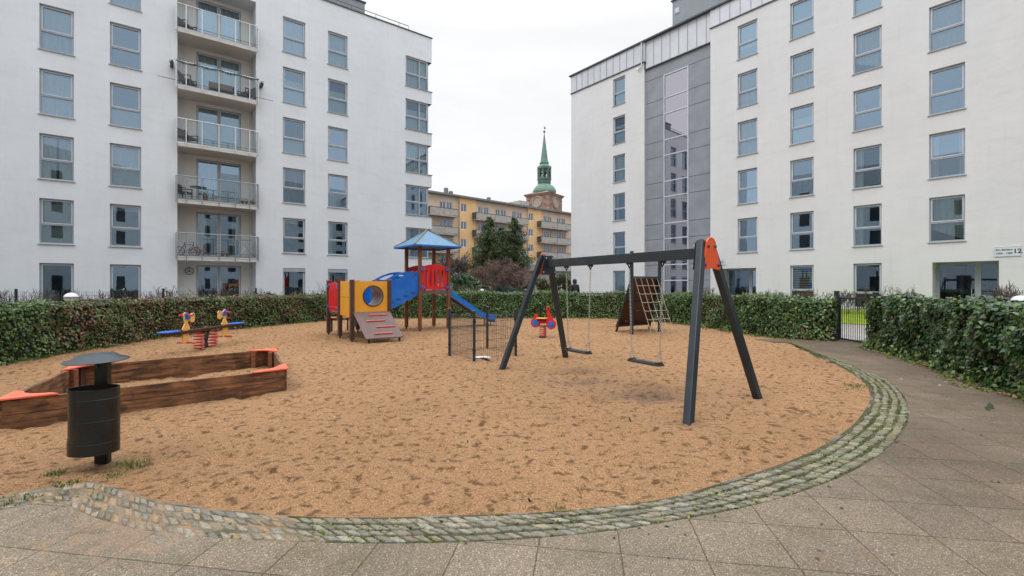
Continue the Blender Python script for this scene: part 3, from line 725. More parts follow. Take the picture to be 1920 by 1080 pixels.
MB().box(uL-.04, u810+.05, -.05, .3, zpar, zpar+.07).box(u810-.3, u810+.05, .3, DB, zpar, zpar+.07).build('coping', 'flash', lb)
interior(lb, uL, bayL - .2, [.1 + .29 + SP*k - (.1 if k == 0 else 0) for k in range(7)][:7]); interior(lb, bayR + .2, u810 - .6, [.3 + SP*k for k in range(7)])
for (a, b, c, d, ct, k, n_) in wins:
    make_window(lb, a, b, c, d, content=ct, split=.43 if k else None, shutter=(k == 0 and a > bayR), sill=k > 0)
for k in range(6):
    top = zt + SP*k + .02; bot = top - 2.03 if k else .42
    gl = u810 - .26
    f = make_window(lb, a5, gl, bot, top, yf=.12, cols=1, split=.43 if k else None, content=['d', 'cl', 'd', 'c', 'bb', 'c'][k], fname='corner_window')
    xm = a5 + (gl-a5)*.62
    MB().box(xm-.05, xm+.05, .1, .2, bot+.03, top-.03).box(gl-.04, gl+.04, .11, .2, bot, top).box(gl-.04, gl+.04, 1.6, 1.7, bot, top).box(gl-.035, gl+.035, .2, 1.6, top-.06, top).box(gl-.035, gl+.035, .2, 1.6, bot, bot+.06).build('mullion', 'frame', f)
    MB().quad((gl, .2, bot+.06), (gl, 1.6, bot+.06), (gl, 1.6, top-.06), (gl, .2, top-.06)).build('side_pane', 'pane', f)
    if k: MB().box(a5, u810+.04, -.05, .0, bot-.045, bot-.01).box(u810+.002, u810+.04, .0, 1.7, bot-.045, bot-.01).build('ledge', 'flash', f)
# small shelves with pots seen past the corner
# recessed bay
yb = 1.25
dL, dR = LF.u(368, yb), LF.u(452, yb)
mb = MB(); holed_wall(mb, bayL, bayR, .05, baytop, [(dL, dR, .32+SP*k, zt+SP*k+.1) for k in range(6)], y=yb, depth=.14)
mb.build('bay_wall', 'stucco_bay', lb)
MB().box(bayR-.17, bayR-.13, yb-.06, yb-.02, .1, baytop-.02).box(bayL+.28, bayL+.31, yb-.03, yb-.004, .1, baytop-.02).build('downpipe', 'stucco_bay', lb)
interior(lb, bayL - .5, bayR + .5, [.3 + SP*k for k in range(7)], y0=yb+.3, y1=yb+3.4)
dcont = ['it', 'cs', 'd', 'b', 'c', 'c']
for k in range(6):
    f = make_window(lb, dL, dR, .32+SP*k, zt+SP*k+.1, yf=yb+.06, cols=2, split=None, content=dcont[k], fname='balcony_door', sill=False)
    if dcont[k] == 'd': MB().box((dL+dR)/2-.06, (dL+dR)/2+.06, yb+.3, yb+.36, .4+SP*k, zt+SP*k).build('inner_door', 'frame_light', f)
rail_z = {}
for k in range(1, 6):
    zf = .3 + SP*k
    yo = -.30
    b = MB().box(bayL+.01, bayR-.01, yo, yb-.002, zf-.27, zf-.03).build('balcony', 'stucco_bay', lb)
    MB().box(bayL-.02, bayR+.02, yo-.02, yo+.01, zf-.05, zf-.02).box(bayL+.02, bayR-.02, yo+.012, yb-.01, zf-.028, zf-.002).build('balcony_edge', 'grey_metal', b)
    r = MB(); zr = zf + 1.12; yr = yo - .06; xl, xr = bayL-.06, bayR+.06
    r.tube([(xl, .0, zr), (xl, yr, zr), (xr, yr, zr), (xr, .0, zr)], .022, 6)
    r.tube([(xl, .0, zf-.12), (xl, yr, zf-.12), (xr, yr, zf-.12), (xr, .0, zf-.12)], .016, 6)
    for t in np.linspace(0, 1, 5)[:]:
        x = xl + .35 + (xr - xl - .7) * t if 0 < t < 1 else (xl + (.42 if t == 0 else (xr-xl)-.42))
        r.box(x-.022, x+.022, yr-.01, yr+.02, zf-.25, zr)
    for x in (xl, xr):
        r.box(x-.02, x+.02, yr-.02, yr+.02, zf-.25, zr)
        for q in range(1, 4): r.tube([(x, yr+.09*q, zf-.1), (x, yr+.09*q, zr)], .01, 5)
    r.build('railing', 'white_metal' if k > 2 else 'grey_metal', b)
    gp = MB()
    for q in range(4):
        x0 = xl + .45 + (xr-xl-.9)*q/4; x1 = xl + .45 + (xr-xl-.9)*(q+1)/4
        gp.quad((x0+.05, yr+.03, zf+.02), (x1-.05, yr+.03, zf+.02), (x1-.05, yr+.03, zr-.08), (x0+.05, yr+.03, zr-.08))
    gp.quad((xl+.05, yr+.03, zf+.02), (xl+.4, yr+.03, zf+.02), (xl+.4, yr+.03, zr-.08), (xl+.05, yr+.03, zr-.08)); gp.quad((xr-.4, yr+.03, zf+.02), (xr-.05, yr+.03, zf+.02), (xr-.05, yr+.03, zr-.08), (xr-.4, yr+.03, zr-.08))
    gp.build('glass_panel', 'glass', b)
    lr = MB().box(xl+.05, xr-.05, yr+.05, yr+.07, zf+.10, zf+.12); lr.build('lower_rail', 'flash', b)
# roof railing and plant room
r = MB(); z0 = zpar + .07; uu = LF.u(600)
r.tube([(uu-6, .35, z0+.45), (u810-1.6, .35, z0+.45), (u810-1.5, .38, z0+.02)], .022, 6)
u = uu-6
while u < u810-1.6: r.tube([(u, .35, z0), (u, .35, z0+.45)], .015, 5); u += 1.6
r.build('roof_railing', 'flash', lb)
up0, up1 = LF.u(560, 3.0), LF.u(684, 3.0)
pr = MB().box(up0-3, up1, 3.0, 9, zpar-.3, zpar+2.6).build('plant_room', 'clad', lb)
lv = MB()
for q in range(4):
    x0 = LF.u(585 + q*26, 3.0)
    for z in np.arange(zpar+.5, zpar+1.9, .12): lv.box(x0, x0+.7, 2.95, 3.0, z, z+.05)
lv.build('louvre', 'flash', pr)
MB().box(up0-3.1, up1+.08, 2.92, 9.1, zpar+2.6, zpar+2.68).build('coping', 'flash', pr)

# ---------------------------------------------------------------- right apartment building
RF = Fac(250, 1742, F*SP/118.9, -1)
rb = empty('apartment_building', RF.P, RF.rz, 'white apartment block with grey clad strip and zinc roof band, right of the spire', 'apartment building')
uA = RF.u(1071); uS0, uS1 = RF.u(1208), RF.u(1332); uEnd = RF.u(1742) + 46
zA, zS, zB, zTop = 17.62, RF.z(1332, 77.8), RF.z(1332, 53.5), 19.02
rt = 2.75
rcols = {'A': (1149.5, 1172), 'B': (1383, 1420), 'C': (1481.5, 1525.5), 'D': (1600, 1653), 'E': (1742, 1809.5), 'X': (1975, 2050), 'Y': (2180, 2290)}
rcont = {'A': ['c', 'd', 'cs', 'c', 'h', 'b'], 'B': ['d', 'd', 'd', 'c', 'c', 'bh'], 'C': ['h', 'd', 'd', 'bb', 'c', 'b'], 'D': ['d', 'cl', 'cl', 'd', 'cd', 'c'], 'E': ['d', 'cd', 'cs', 'd', 'c', 'c'], 'X': ['d']*6, 'Y': ['d']*6}
holes = []; wins = []
for c_, (p0, p1) in rcols.items():
    a, b = RF.u(p0), RF.u(p1)
    for k in range(6):
        if k == 0 and c_ in 'BE': continue
        top = rt + SP*k + (.03 if c_ == 'E' else 0)*k*0; bot = top - 2.03 if k else (.52 if c_ in 'D' else .7 if c_ == 'C' else top-2.03)
        holes.append((a, b, bot, top)); wins.append((a, b, bot, top, rcont[c_][k], k, c_))
e1 = (RF.u(1349), RF.u(1417.5), .12, RF.z(1417, 502)); e2 = (RF.u(1748), RF.u(1873), .12, RF.z(1748, 492))
mb = MB()
hA = [h for h in holes if h[1] < uS0]; hB = [h for h in holes if h[0] > uS1] 
holed_wall(mb, uA, uS0, -.1, zA, hA); holed_wall(mb, uS1, uEnd, -.1, zB, hB + [(*e1, '', 1.1), (*e2, '', 1.0)])
mb.quad((uS0, 0, -.1), (uS0, .16, -.1), (uS0, .16, zS), (uS0, 0, zS)); mb.quad((uS1, .16, -.1), (uS1, 0, -.1), (uS1, 0, zS), (uS1, .16, zS))
mb.quad((uA, DB, -.1), (uA, 0, -.1), (uA, 0, zA), (uA, DB, zA)); mb.quad((uA, DB, -.1), (uEnd, DB, -.1), (uEnd, DB, zTop), (uA, DB, zTop))
wr_ = mb.build('wall', 'stucco_warm', rb)
M['mirror_window'] = pm('dark_window', (.03, .035, .04), rough=.1)
q = MB(); u_ = RF.u(2290) + 3
while u_ < uEnd - 2:
    for k in range(6): q.box(u_, u_+1.3, -.02, .02, rt + SP*k - 2, rt + SP*k)
    u_ += 3.6
q.build('far_window', 'mirror_window', wr_)
# zinc attic band with standing seams
zb = MB(); seams = []; yz = -.03
for (a, b, c) in ((uA-.02, uS0+.06, zA), (uS0+.06, uS1, zS), (uS1, uEnd, zB)):
    zb.box(a, b, yz + (.12 if c == zS else 0), .3, c, zTop)
    n = int((b-a)/.62)
    for i in range(1, n+1):
        u = a + (b-a)*i/(n+.5); seams.append((u-.012, u+.012, yz-.03 + (.12 if c == zS else 0), yz + (.12 if c == zS else 0), c+.01, zTop))
zb.box(uA-.02, uA+.3, .3, DB, zA, zTop)
z_ = zb.build('zinc_band', 'zinc', rb)
for sx in seams: MB().box(*sx).build('standing_seam', 'zinc_seam', z_)
fl = MB().box(uA-.05, uS0+.08, -.08, 0, zA-.05, zA+.01).box(uS0, uS1, .02, .16, zS-.05, zS+.01).box(uS1-.03, uEnd, -.07, 0, zB-.05, zB+.01); fl.build('flashing', 'flash', rb)
MB().box(uA-.12, uEnd, -.16, .35, zTop, zTop+.10).box(uA-.12, uA+.4, .35, DB, zTop, zTop+.10).build('eaves_gutter', 'flash', rb)
MB().box(uA, uEnd, .35, DB, zTop-.3, zTop-.02).build('roof', 'roofgrey', rb)
x = uS0 - .12
dp = MB().tube([(x-.02, -.12, zTop-.02), (x-.02, -.12, zA+.25)], .05, 8).tube([(x-.02, -.12, zA+.25), (x-.02, -.12, zA-.35), (x-.3, -.12, zA-.45), (x-.42, -.12, zA-.3)], .045, 8); dp.build('downpipe', 'white_metal', rb)
# cladding strip and stair glazing
gy = .16
g0, g1 = RF.u(1245, gy), RF.u(1290.5, gy); s0, s1 = uS0, uS1
zj = [-.05, 1.99, 3.07, 4.87, 5.93, 7.76, 8.82, 10.62, 11.69, 13.5, 14.59, 16.2]
MB().quad((s0, gy+.03, -.1), (g0, gy+.03, -.1), (g0, gy+.03, zS), (s0, gy+.03, zS)).quad((g1, gy+.03, -.1), (s1, gy+.03, -.1), (s1, gy+.03, zS), (g1, gy+.03, zS)).quad((g0, gy+.03, 16.2), (g1, gy+.03, 16.2), (g1, gy+.03, zS), (g0, gy+.03, zS)).build('cladding_backing', 'joint', rb)
for i in range(len(zj)-1):
    for (a, b) in ((s0+.01, g0-.02), (g1+.02, s1-.01)):
        MB().box(a, b, gy, gy+.02, zj[i]+.015, zj[i+1]-.015).build('cladding_panel', 'clad', rb)
MB().box(s0+.01, s1-.01, gy, gy+.02, 16.215, zS-.02).build('cladding_panel', 'clad', rb)
f = MB(); f.box(g0-.02, g0+.05, gy-.03, gy+.06, 0, 16.2); f.box(g1-.05, g1+.02, gy-.03, gy+.06, 0, 16.2); f.box(g0+.05, g1-.05, gy-.03, gy+.06, 16.12, 16.2)
for z in zj[1:-1]: f.box(g0+.05, g1-.05, gy-.02, gy+.05, z-.035, z+.035)
sg = f.build('stairwell_window', 'frame_light', rb)
MB().quad((g0+.04, gy+.03, 0), (g1-.04, gy+.03, 0), (g1-.04, gy+.03, 16.15), (g0+.04, gy+.03, 16.15)).build('pane', 'stair_glass', sg)
m_ = MB()
for k in range(6): m_.box(g0-1.2, g1+1.2, 1.0, 4, 1.7+SP*k, 1.9+SP*k); m_.box(g0-1.2, g1+1.2, gy+.25, .5, 2.4+SP*k+.5, 2.6+SP*k+.55)
m_.build('stair_landing', 'concrete', rb)
interior(rb, uA, s0, [.3 + SP*k for k in range(7)]); interior(rb, s1, e2[0] if False else uEnd, [.3 + SP*k for k in range(7)], y0=1.3)
for (a, b, c, d, ct, k, c_) in wins:
    make_window(rb, a, b, c, d, content=ct, split=(.43 if k else (.33 if c_ in 'CD' else .2)), sill=True)
for (a, b, c, d), D in ((e1, 1.1), (e2, 1.0)):
    en = MB(); y0 = D - .1; wd = b-a
    en.box(a, a+.12, y0, y0+.08, c, d).box(b-.12, b, y0, y0+.08, c, d).box(a+.12, b-.12, y0, y0+.08, d-.12, d).box(a+.12, b-.12, y0, y0+.08, c, c+.1)
    xm = a + wd*.66; en.box(xm-.1, xm+.1, y0, y0+.08, c, d-.12)
    o = en.build('entrance_door', 'frame', rb)
    MB().quad((a+.1, y0+.04, c+.1), (b-.1, y0+.04, c+.1), (b-.1, y0+.04, d-.1), (a+.1, y0+.04, d-.1)).build('pane', 'pane', o)
    MB().tube([(xm-.2, y0-.05, 1.0), (xm-.2, y0-.05, 1.5)], .015, 6).build('handle', 'white_metal', o)
    MB().box(a+.1, b-.1, y0+1.8, y0+1.9, 0, d).build('lobby_wall', 'interior_dark', o)
# number plates over the two entrances
def text_obj(txt, size, mat, parent, loc, extrude=.002, name='lettering', bold=True):
    cu = bpy.data.curves.new(name, 'FONT'); cu.body = txt; cu.size = size; cu.extrude = extrude; cu.offset = size*.028 if bold else 0
    o = bpy.data.objects.new(name, cu); COL.objects.link(o); bpy.context.view_layer.update()
    dg = bpy.context.evaluated_depsgraph_get(); me = bpy.data.meshes.new_from_object(o.evaluated_get(dg)); bpy.data.objects.remove(o)
    o = bpy.data.objects.new(name, me); me.materials.clear(); me.materials.append(M[mat]); COL.objects.link(o); o.parent = parent; o.location = loc; o.rotation_euler = (R(90), 0, 0); return o
M['plate'] = pm('enamel_plate', (.62, .68, .70), rough=.35); M['ink'] = pm('black_lettering', (.012, .018, .02), rough=.5)
def number_plate(px0, px1, py0, py1, lab):
    a, b = RF.u(px0), RF.u(px1); z0, z1 = RF.z(px0, py1), RF.z(px0, py0); h = z1-z0; wd = b-a
    r = empty('house_number_sign', RF.world(a, 0, z0), RF.rz, lab, 'sign')
    MB().box(0, wd, -.03, -.004, 0, h).build('plate', 'plate', r, bevel=.004)
    MB().box(.02, wd-.02, -.034, -.031, .02, .03).box(.02, wd-.02, -.034, -.031, h-.03, h-.02).box(.02, .028, -.034, -.031, .03, h-.03).box(wd-.028, wd-.02, -.034, -.031, .03, h-.03).build('border', 'sill', r)
    text_obj('św. Barbary', h*.235, 'ink', r, (wd*.07, -.032, h*.60)); text_obj('1300 - 1308', h*.235, 'ink', r, (wd*.07, -.032, h*.25)); text_obj('12', h*.58, 'ink', r, (wd*.70, -.032, h*.32))
number_plate(1863.5, 1915.5, 463, 482, 'pale enamel house number plate reading 12 at the right picture edge above the wide entrance')
number_plate(1330, 1360, 487, 498, 'small house number plate reading 12 beside the orange swing plate, above the narrow entrance')
# roof hut, vent, chimney line on the right building
h0, h1 = RF.u(1261, 3.2), RF.u(1345, 3.2)
hz = RF.z(1262, 4, 3.2)
hut = MB().box(h0, h1, 3.2, 6.5, zTop-.3, hz+.05).build('roof_hut', 'clad', rb)
MB().box(h0-.1, h1+.1, 3.1, 6.6, hz+.05, hz+.13).build('coping', 'flash', hut)
wx = RF.u(1270, 3.2); wz = RF.z(1270, 20, 3.2); MB().box(wx-.18, wx+.18, 3.15, 3.2, wz-.2, wz+.2).box(wx-.11, wx+.11, 3.13, 3.15, wz-.13, wz+.13).build('vent_window', 'frame_light', hut)
vx = RF.u(1178, 1.5); MB().lathe([(.07, 0), (.07, .55), (.16, .57), (.16, .64), (.05, .7)], (vx, 1.5, zTop), 10).build('vent_pipe', 'flash', rb, smooth=True)
MB().box(RF.u(1162, 1.2), RF.u(1195, 1.2), 1.2, 2.4, zTop, zTop+.35).build('roof_light', 'flash', rb)

# ---------------------------------------------------------------- yellow apartment building behind
M['ochre'] = stucco('ochre_render', (.86, .57, .29), (.80, .51, .25)); M['ochre_pale'] = stucco('pale_render', (.74, .58, .45), (.64, .48, .36))
M['concrete_rail'] = pm('balcony_concrete', (.34, .31, .285), (.47, .44, .41), scale=2, rough=.9); M['white_frame'] = pm('white_window_frame', (.72, .73, .75), rough=.5)
M['dark_pane'] = glass_mat('far_window_glass', (.25, .28, .32), (.5, .62, .8), .22)
P870 = Vector(((870-960)/F*71.0, 71.0, 0)); P995 = Vector(((995-960)/F*80.5, 80.5, 0)); dY = (P995-P870).normalized()
class YFac(Fac):
    def __init__(s): s.P = P870; s.d = dY; s.n = Vector((-dY.y, dY.x, 0))
YF = YFac()
yb_ = empty('apartment_building', YF.P, YF.rz, 'ochre older apartment block with concrete balconies between the two white blocks', 'apartment building')
ztop = YF.z(870, 371.5); gS = 33/F*YF.depth(870); z_w = [YF.z(870, 382) - gS*k for k in range(5)]
u = YF.u; uy0, uy1 = u(700), u(1100)
secs = [(uy0, u(862), 'pale'), (u(862), u(893), 'och'), (u(893), u(990), 'pale'), (u(990), u(1015), 'och'), (u(1015), u(1074), 'pale'), (u(1074), uy1, 'och')]
yw = []; 
for p0, p1 in ((826, 838), (839, 850), (898.5, 907), (909, 918.5), (931, 940), (941.5, 951), (962, 970), (971.5, 980.5), (1021, 1028), (1029, 1036), (1046, 1053), (1054.5, 1062)): yw.append((u(p0), u(p1), 'b'))
for p0, p1 in ((864, 875), (991, 1000)): yw.append((u(p0), u(p1), 'n'))
holes = []
for (a, b, t) in yw:
    for k in range(5): holes.append((a, b, z_w[k]-(1.25 if t == 'n' else 1.4), z_w[k], '', .15))
for mat_, key in (('ochre', 'och'), ('ochre_pale', 'pale')):
    mb = MB()
    for (a, b, k_) in secs:
        if k_ == key: holed_wall(mb, a, b, -.1, ztop, [h for h in holes if h[0] >= a-.01 and h[1] <= b+.01], y=0 if key == 'och' else .25, depth=.15)
    if key == 'och':
        for (a, b, k_) in secs:
            if k_ == 'och': mb.quad((a, 0, -.1), (a, .25, -.1), (a, .25, ztop), (a, 0, ztop)); mb.quad((b, .25, -.1), (b, 0, -.1), (b, 0, ztop), (b, .25, ztop))
        mb.quad((uy0, 11, 0), (uy1, 11, 0), (uy1, 11, ztop), (uy0, 11, ztop)).quad((uy0, 0, 0), (uy0, 11, 0), (uy0, 11, ztop), (uy0, 0, ztop)).quad((uy1, 0, 0), (uy1, 11, 0), (uy1, 11, ztop), (uy1, 0, ztop))
    mb.build('wall', mat_, yb_)
MB().box(uy0, uy1, -.45, 11.3, ztop, ztop+.28).build('roof', 'roofgrey', yb_)
for (a, b, c, d, _f, _d) in holes:
    yy = .0 if any(a >= s_[0]-.01 and b <= s_[1]+.01 and s_[2] == 'och' for s_ in secs) else .25
    f = MB().box(a, a+.09, yy+.08, yy+.14, c, d).box(b-.09, b, yy+.08, yy+.14, c, d).box(a, b, yy+.07, yy+.14, d-.09, d).box(a, b, yy+.07, yy+.14, c, c+.09).box((a+b)/2-.045, (a+b)/2+.045, yy+.07, yy+.14, c, d).build('window', 'white_frame', yb_)
    MB().quad((a, yy+.12, c), (b, yy+.12, c), (b, yy+.12, d), (a, yy+.12, d)).build('pane', 'dark_pane', f)
interior(yb_, uy0, uy1, [z_w[4]-2.6 + gS*k for k in range(6)], y0=.6)
for (p0, p1) in ((806, 860), (893, 991), (1015, 1073)):
    a, b = u(p0, -1.0), u(p1, -1.0)
    for k in range(5):
        zf = z_w[k] - 2.25
        o = MB().box(a, b, -1.05, .24, zf-.16, zf).build('balcony', 'concrete_rail', yb_)
        n = max(1, round((b-a)/3.4))
        q = MB()
        for i in range(n): q.box(a+(b-a)*i/n+.06, a+(b-a)*(i+1)/n-.06, -1.05, -1.0, zf+.08, zf+1.0)
        q.build('parapet', 'concrete_rail', o)
        rr = MB().box(a, b, -1.08, -.98, zf+1.0, zf+1.06)
        for i in range(n+1): x = a+(b-a)*i/n; rr.box(x-.04, x+.04, -1.0, .2, zf, zf+1.04 if i in (0, n) else zf+1.0)
        rr.build('railing', 'flash', o)
for px in (838, 847, 918, 990): 
    x = u(px, 3); MB().box(x-.25, x+.25, 3, 3.5, ztop+.28, ztop+(1.5 if px != 838 else 1.9)).build('chimney', 'roofgrey', yb_)
x = u(983, 2); MB().box(x-1.1, x+1.1, 2, 5, ztop+.28, ztop+1.6).build('roof_hatch', 'concrete_rail', yb_)

# ---------------------------------------------------------------- block behind the camera, seen mirrored in the lower window panes
bb = empty('apartment_building', (-27, 10, 0), 0, 'courtyard apartment block seen only mirrored in the lower window panes', 'apartment building')
pts_ = [Vector((-28, 11, 0)), Vector((-13, -13, 0)), Vector((26, -21, 0)), Vector((62, -5, 0))]
for i in range(3):
    a_, b_ = pts_[i], pts_[i+1]; d_ = (b_-a_).normalized(); L_ = (b_-a_).length
    w_ = MB().box(0, L_, -.3, 0, 0, (17, 17, 21)[i]).build('wall', 'stucco_bay', bb); w_.location = a_ - Vector((-27, 10, 0)); w_.rotation_euler = (0, 0, math.atan2(d_.y, d_.x))
    q = MB(); u_ = 1.5
    while u_ < L_-2:
        for k in range(5): q.box(u_, u_+1.2, .0, .02, 1.1+SP*k, 2.8+SP*k)
        u_ += 3.9
    q.build('window', 'mirror_window', w_)

# ---------------------------------------------------------------- church tower
M['brick'] = pm('old_brick', (.22, .13, .10), (.42, .28, .22), scale=1.2, detail=8, rough=.95); M['copper'] = pm('green_copper', (.085, .18, .14), (.16, .27, .22), scale=.9, rough=.6)
M['copper_dark'] = pm('dark_copper', (.055, .10, .085), (.10, .165, .14), scale=1, rough=.6); M['stone_trim'] = pm('stone_trim', (.36, .28, .235), (.42, .34, .29), rough=.9)
TD = 175.0; tp = Vector(((1020.5-960)/F*TD, TD, 0)); mp1 = TD/F
ct = empty('church_tower', tp, R(45+9), 'brick church tower with green copper dome and slender spire behind the ochre block', 'church')
def tz(py): return H + (HY-py)*mp1
hw = 4.9
tb = MB().box(-hw, hw, -hw, hw, 0, tz(369)).build('tower_wall', 'brick', ct)
MB().hexa([(-hw-.2, -hw-.2, tz(371)), (hw+.2, -hw-.2, tz(371)), (hw+.2, hw+.2, tz(371)), (-hw-.2, hw+.2, tz(371)), (-hw-.75, -hw-.75, tz(367)), (hw+.75, -hw-.75, tz(367)), (hw+.75, hw+.75, tz(367)), (-hw-.75, hw+.75, tz(367))]).hexa([(-hw-.75, -hw-.75, tz(367)+.02), (hw+.75, -hw-.75, tz(367)+.02), (hw+.75, hw+.75, tz(367)+.02), (-hw-.75, hw+.75, tz(367)+.02), (-3.2, -3.2, tz(362)), (3.2, -3.2, tz(362)), (3.2, 3.2, tz(362)), (-3.2, 3.2, tz(362))]).build('cornice', 'brick', ct)
for rz in (0, -90):
    q = MB(); c = []
    mrot = Matrix.Rotation(R(rz), 3, 'Z')
    for i in range(28): t = 2*math.pi*i/28; c.append(mrot @ Vector((1.95*math.cos(t), -hw-.1, tz(382)+1.95*math.sin(t))))
    q.tube(c, .28, 6, closed=True); q.build('clock_ring', 'stone_trim', ct)
    q = MB(); q.poly([mrot @ Vector((1.8*math.cos(2*math.pi*i/28), -hw-.06, tz(382)+1.8*math.sin(2*math.pi*i/28))) for i in range(28)]); q.build('clock_face', 'stone_trim', ct)
    q = MB()
    for s_ in (-1, 1):
        for j, zz in enumerate((374, 378, 386, 390)):
            p = mrot @ Vector((s_*(3.0 + .5*(j % 2)), -hw-.02, tz(zz))); 
            a_ = mrot @ Vector((.22, 0, 0)); b_ = mrot @ Vector((0, -.05, 0))
            q.bar(p - a_, p + a_, .5, .1)
    q.build('slit_opening', 'eye', ct)
pr_ = [(4.4, tz(363)), (4.55, tz(360)), (4.3, tz(356)), (3.6, tz(351)), (2.9, tz(348)), (2.4, tz(346.5)), (2.3, tz(345))]
MB().lathe(pr_, n=8, rot=R(22.5)).build('dome', 'copper', ct)
MB().lathe([(2.35, tz(346)), (2.5, tz(344)), (2.5, tz(339)), (2.7, tz(338)), (2.7, tz(335)), (2.2, tz(334.5))], n=8, rot=R(22.5)).build('lantern_base', 'copper_dark', ct)
q = MB()
for i in range(8):
    t = R(22.5) + i*math.pi/4; x, y = 2.25*math.cos(t), 2.25*math.sin(t); q.bar((x, y, tz(335)), (x, y, tz(318)), .55)
    t2 = t + math.pi/4; x2, y2 = 2.25*math.cos(t2), 2.25*math.sin(t2); xm, ym = (x+x2)/2, (y+y2)/2
    q.bar((x, y, tz(326)), (xm, ym, tz(320)), .3); q.bar((x2, y2, tz(326)), (xm, ym, tz(320)), .3); q.bar((x, y, tz(332.5)), (x2, y2, tz(332.5)), .18)
q.build('lantern', 'copper_dark', ct)
MB().lathe([(2.2, tz(319)), (2.7, tz(317)), (2.75, tz(313.5)), (2.35, tz(311.5)), (1.75, tz(309.5)), (1.55, tz(308)), (1.8, tz(307)), (1.8, tz(305)), (1.5, tz(304)), (1.35, tz(300)), (.95, tz(284)), (.5, tz(266)), (.12, tz(250)), (0, tz(249))], n=8, rot=R(22.5)).build('spire', 'copper', ct)
MB().lathe([(0, -.45), (.32, -.32), (.45, 0), (.32, .32), (0, .45)], (0, 0, tz(247)), 10).tube([(0, 0, tz(249)), (0, 0, tz(236))], .07, 5).bar((-.1, 0, tz(240)), (.9, 0, tz(239)), .06, .6).build('weather_vane', 'flash', ct)

# low pale garage by the conifers
gar = empty('garage', W(985, 540, 58).xy.to_3d(), R(8), 'low pale garage block half hidden behind the far swing leg', 'garage')
zg = H + (HY-497)/F*58
MB().box(0, 8, 0, 5, 0, zg-.9).build('wall', 'concrete', gar); MB().box(-.2, 8.2, -.3, 5.2, zg-.9, zg-.75).build('eaves', 'flash', gar); MB().box(-.1, 8.1, -.1, 5.1, zg-.75, zg+.05).build('parapet', 'concrete', gar)
MB().box(.3, 7.6, -.04, 0, .5, .62).build('bumper_rail', 'white', gar)
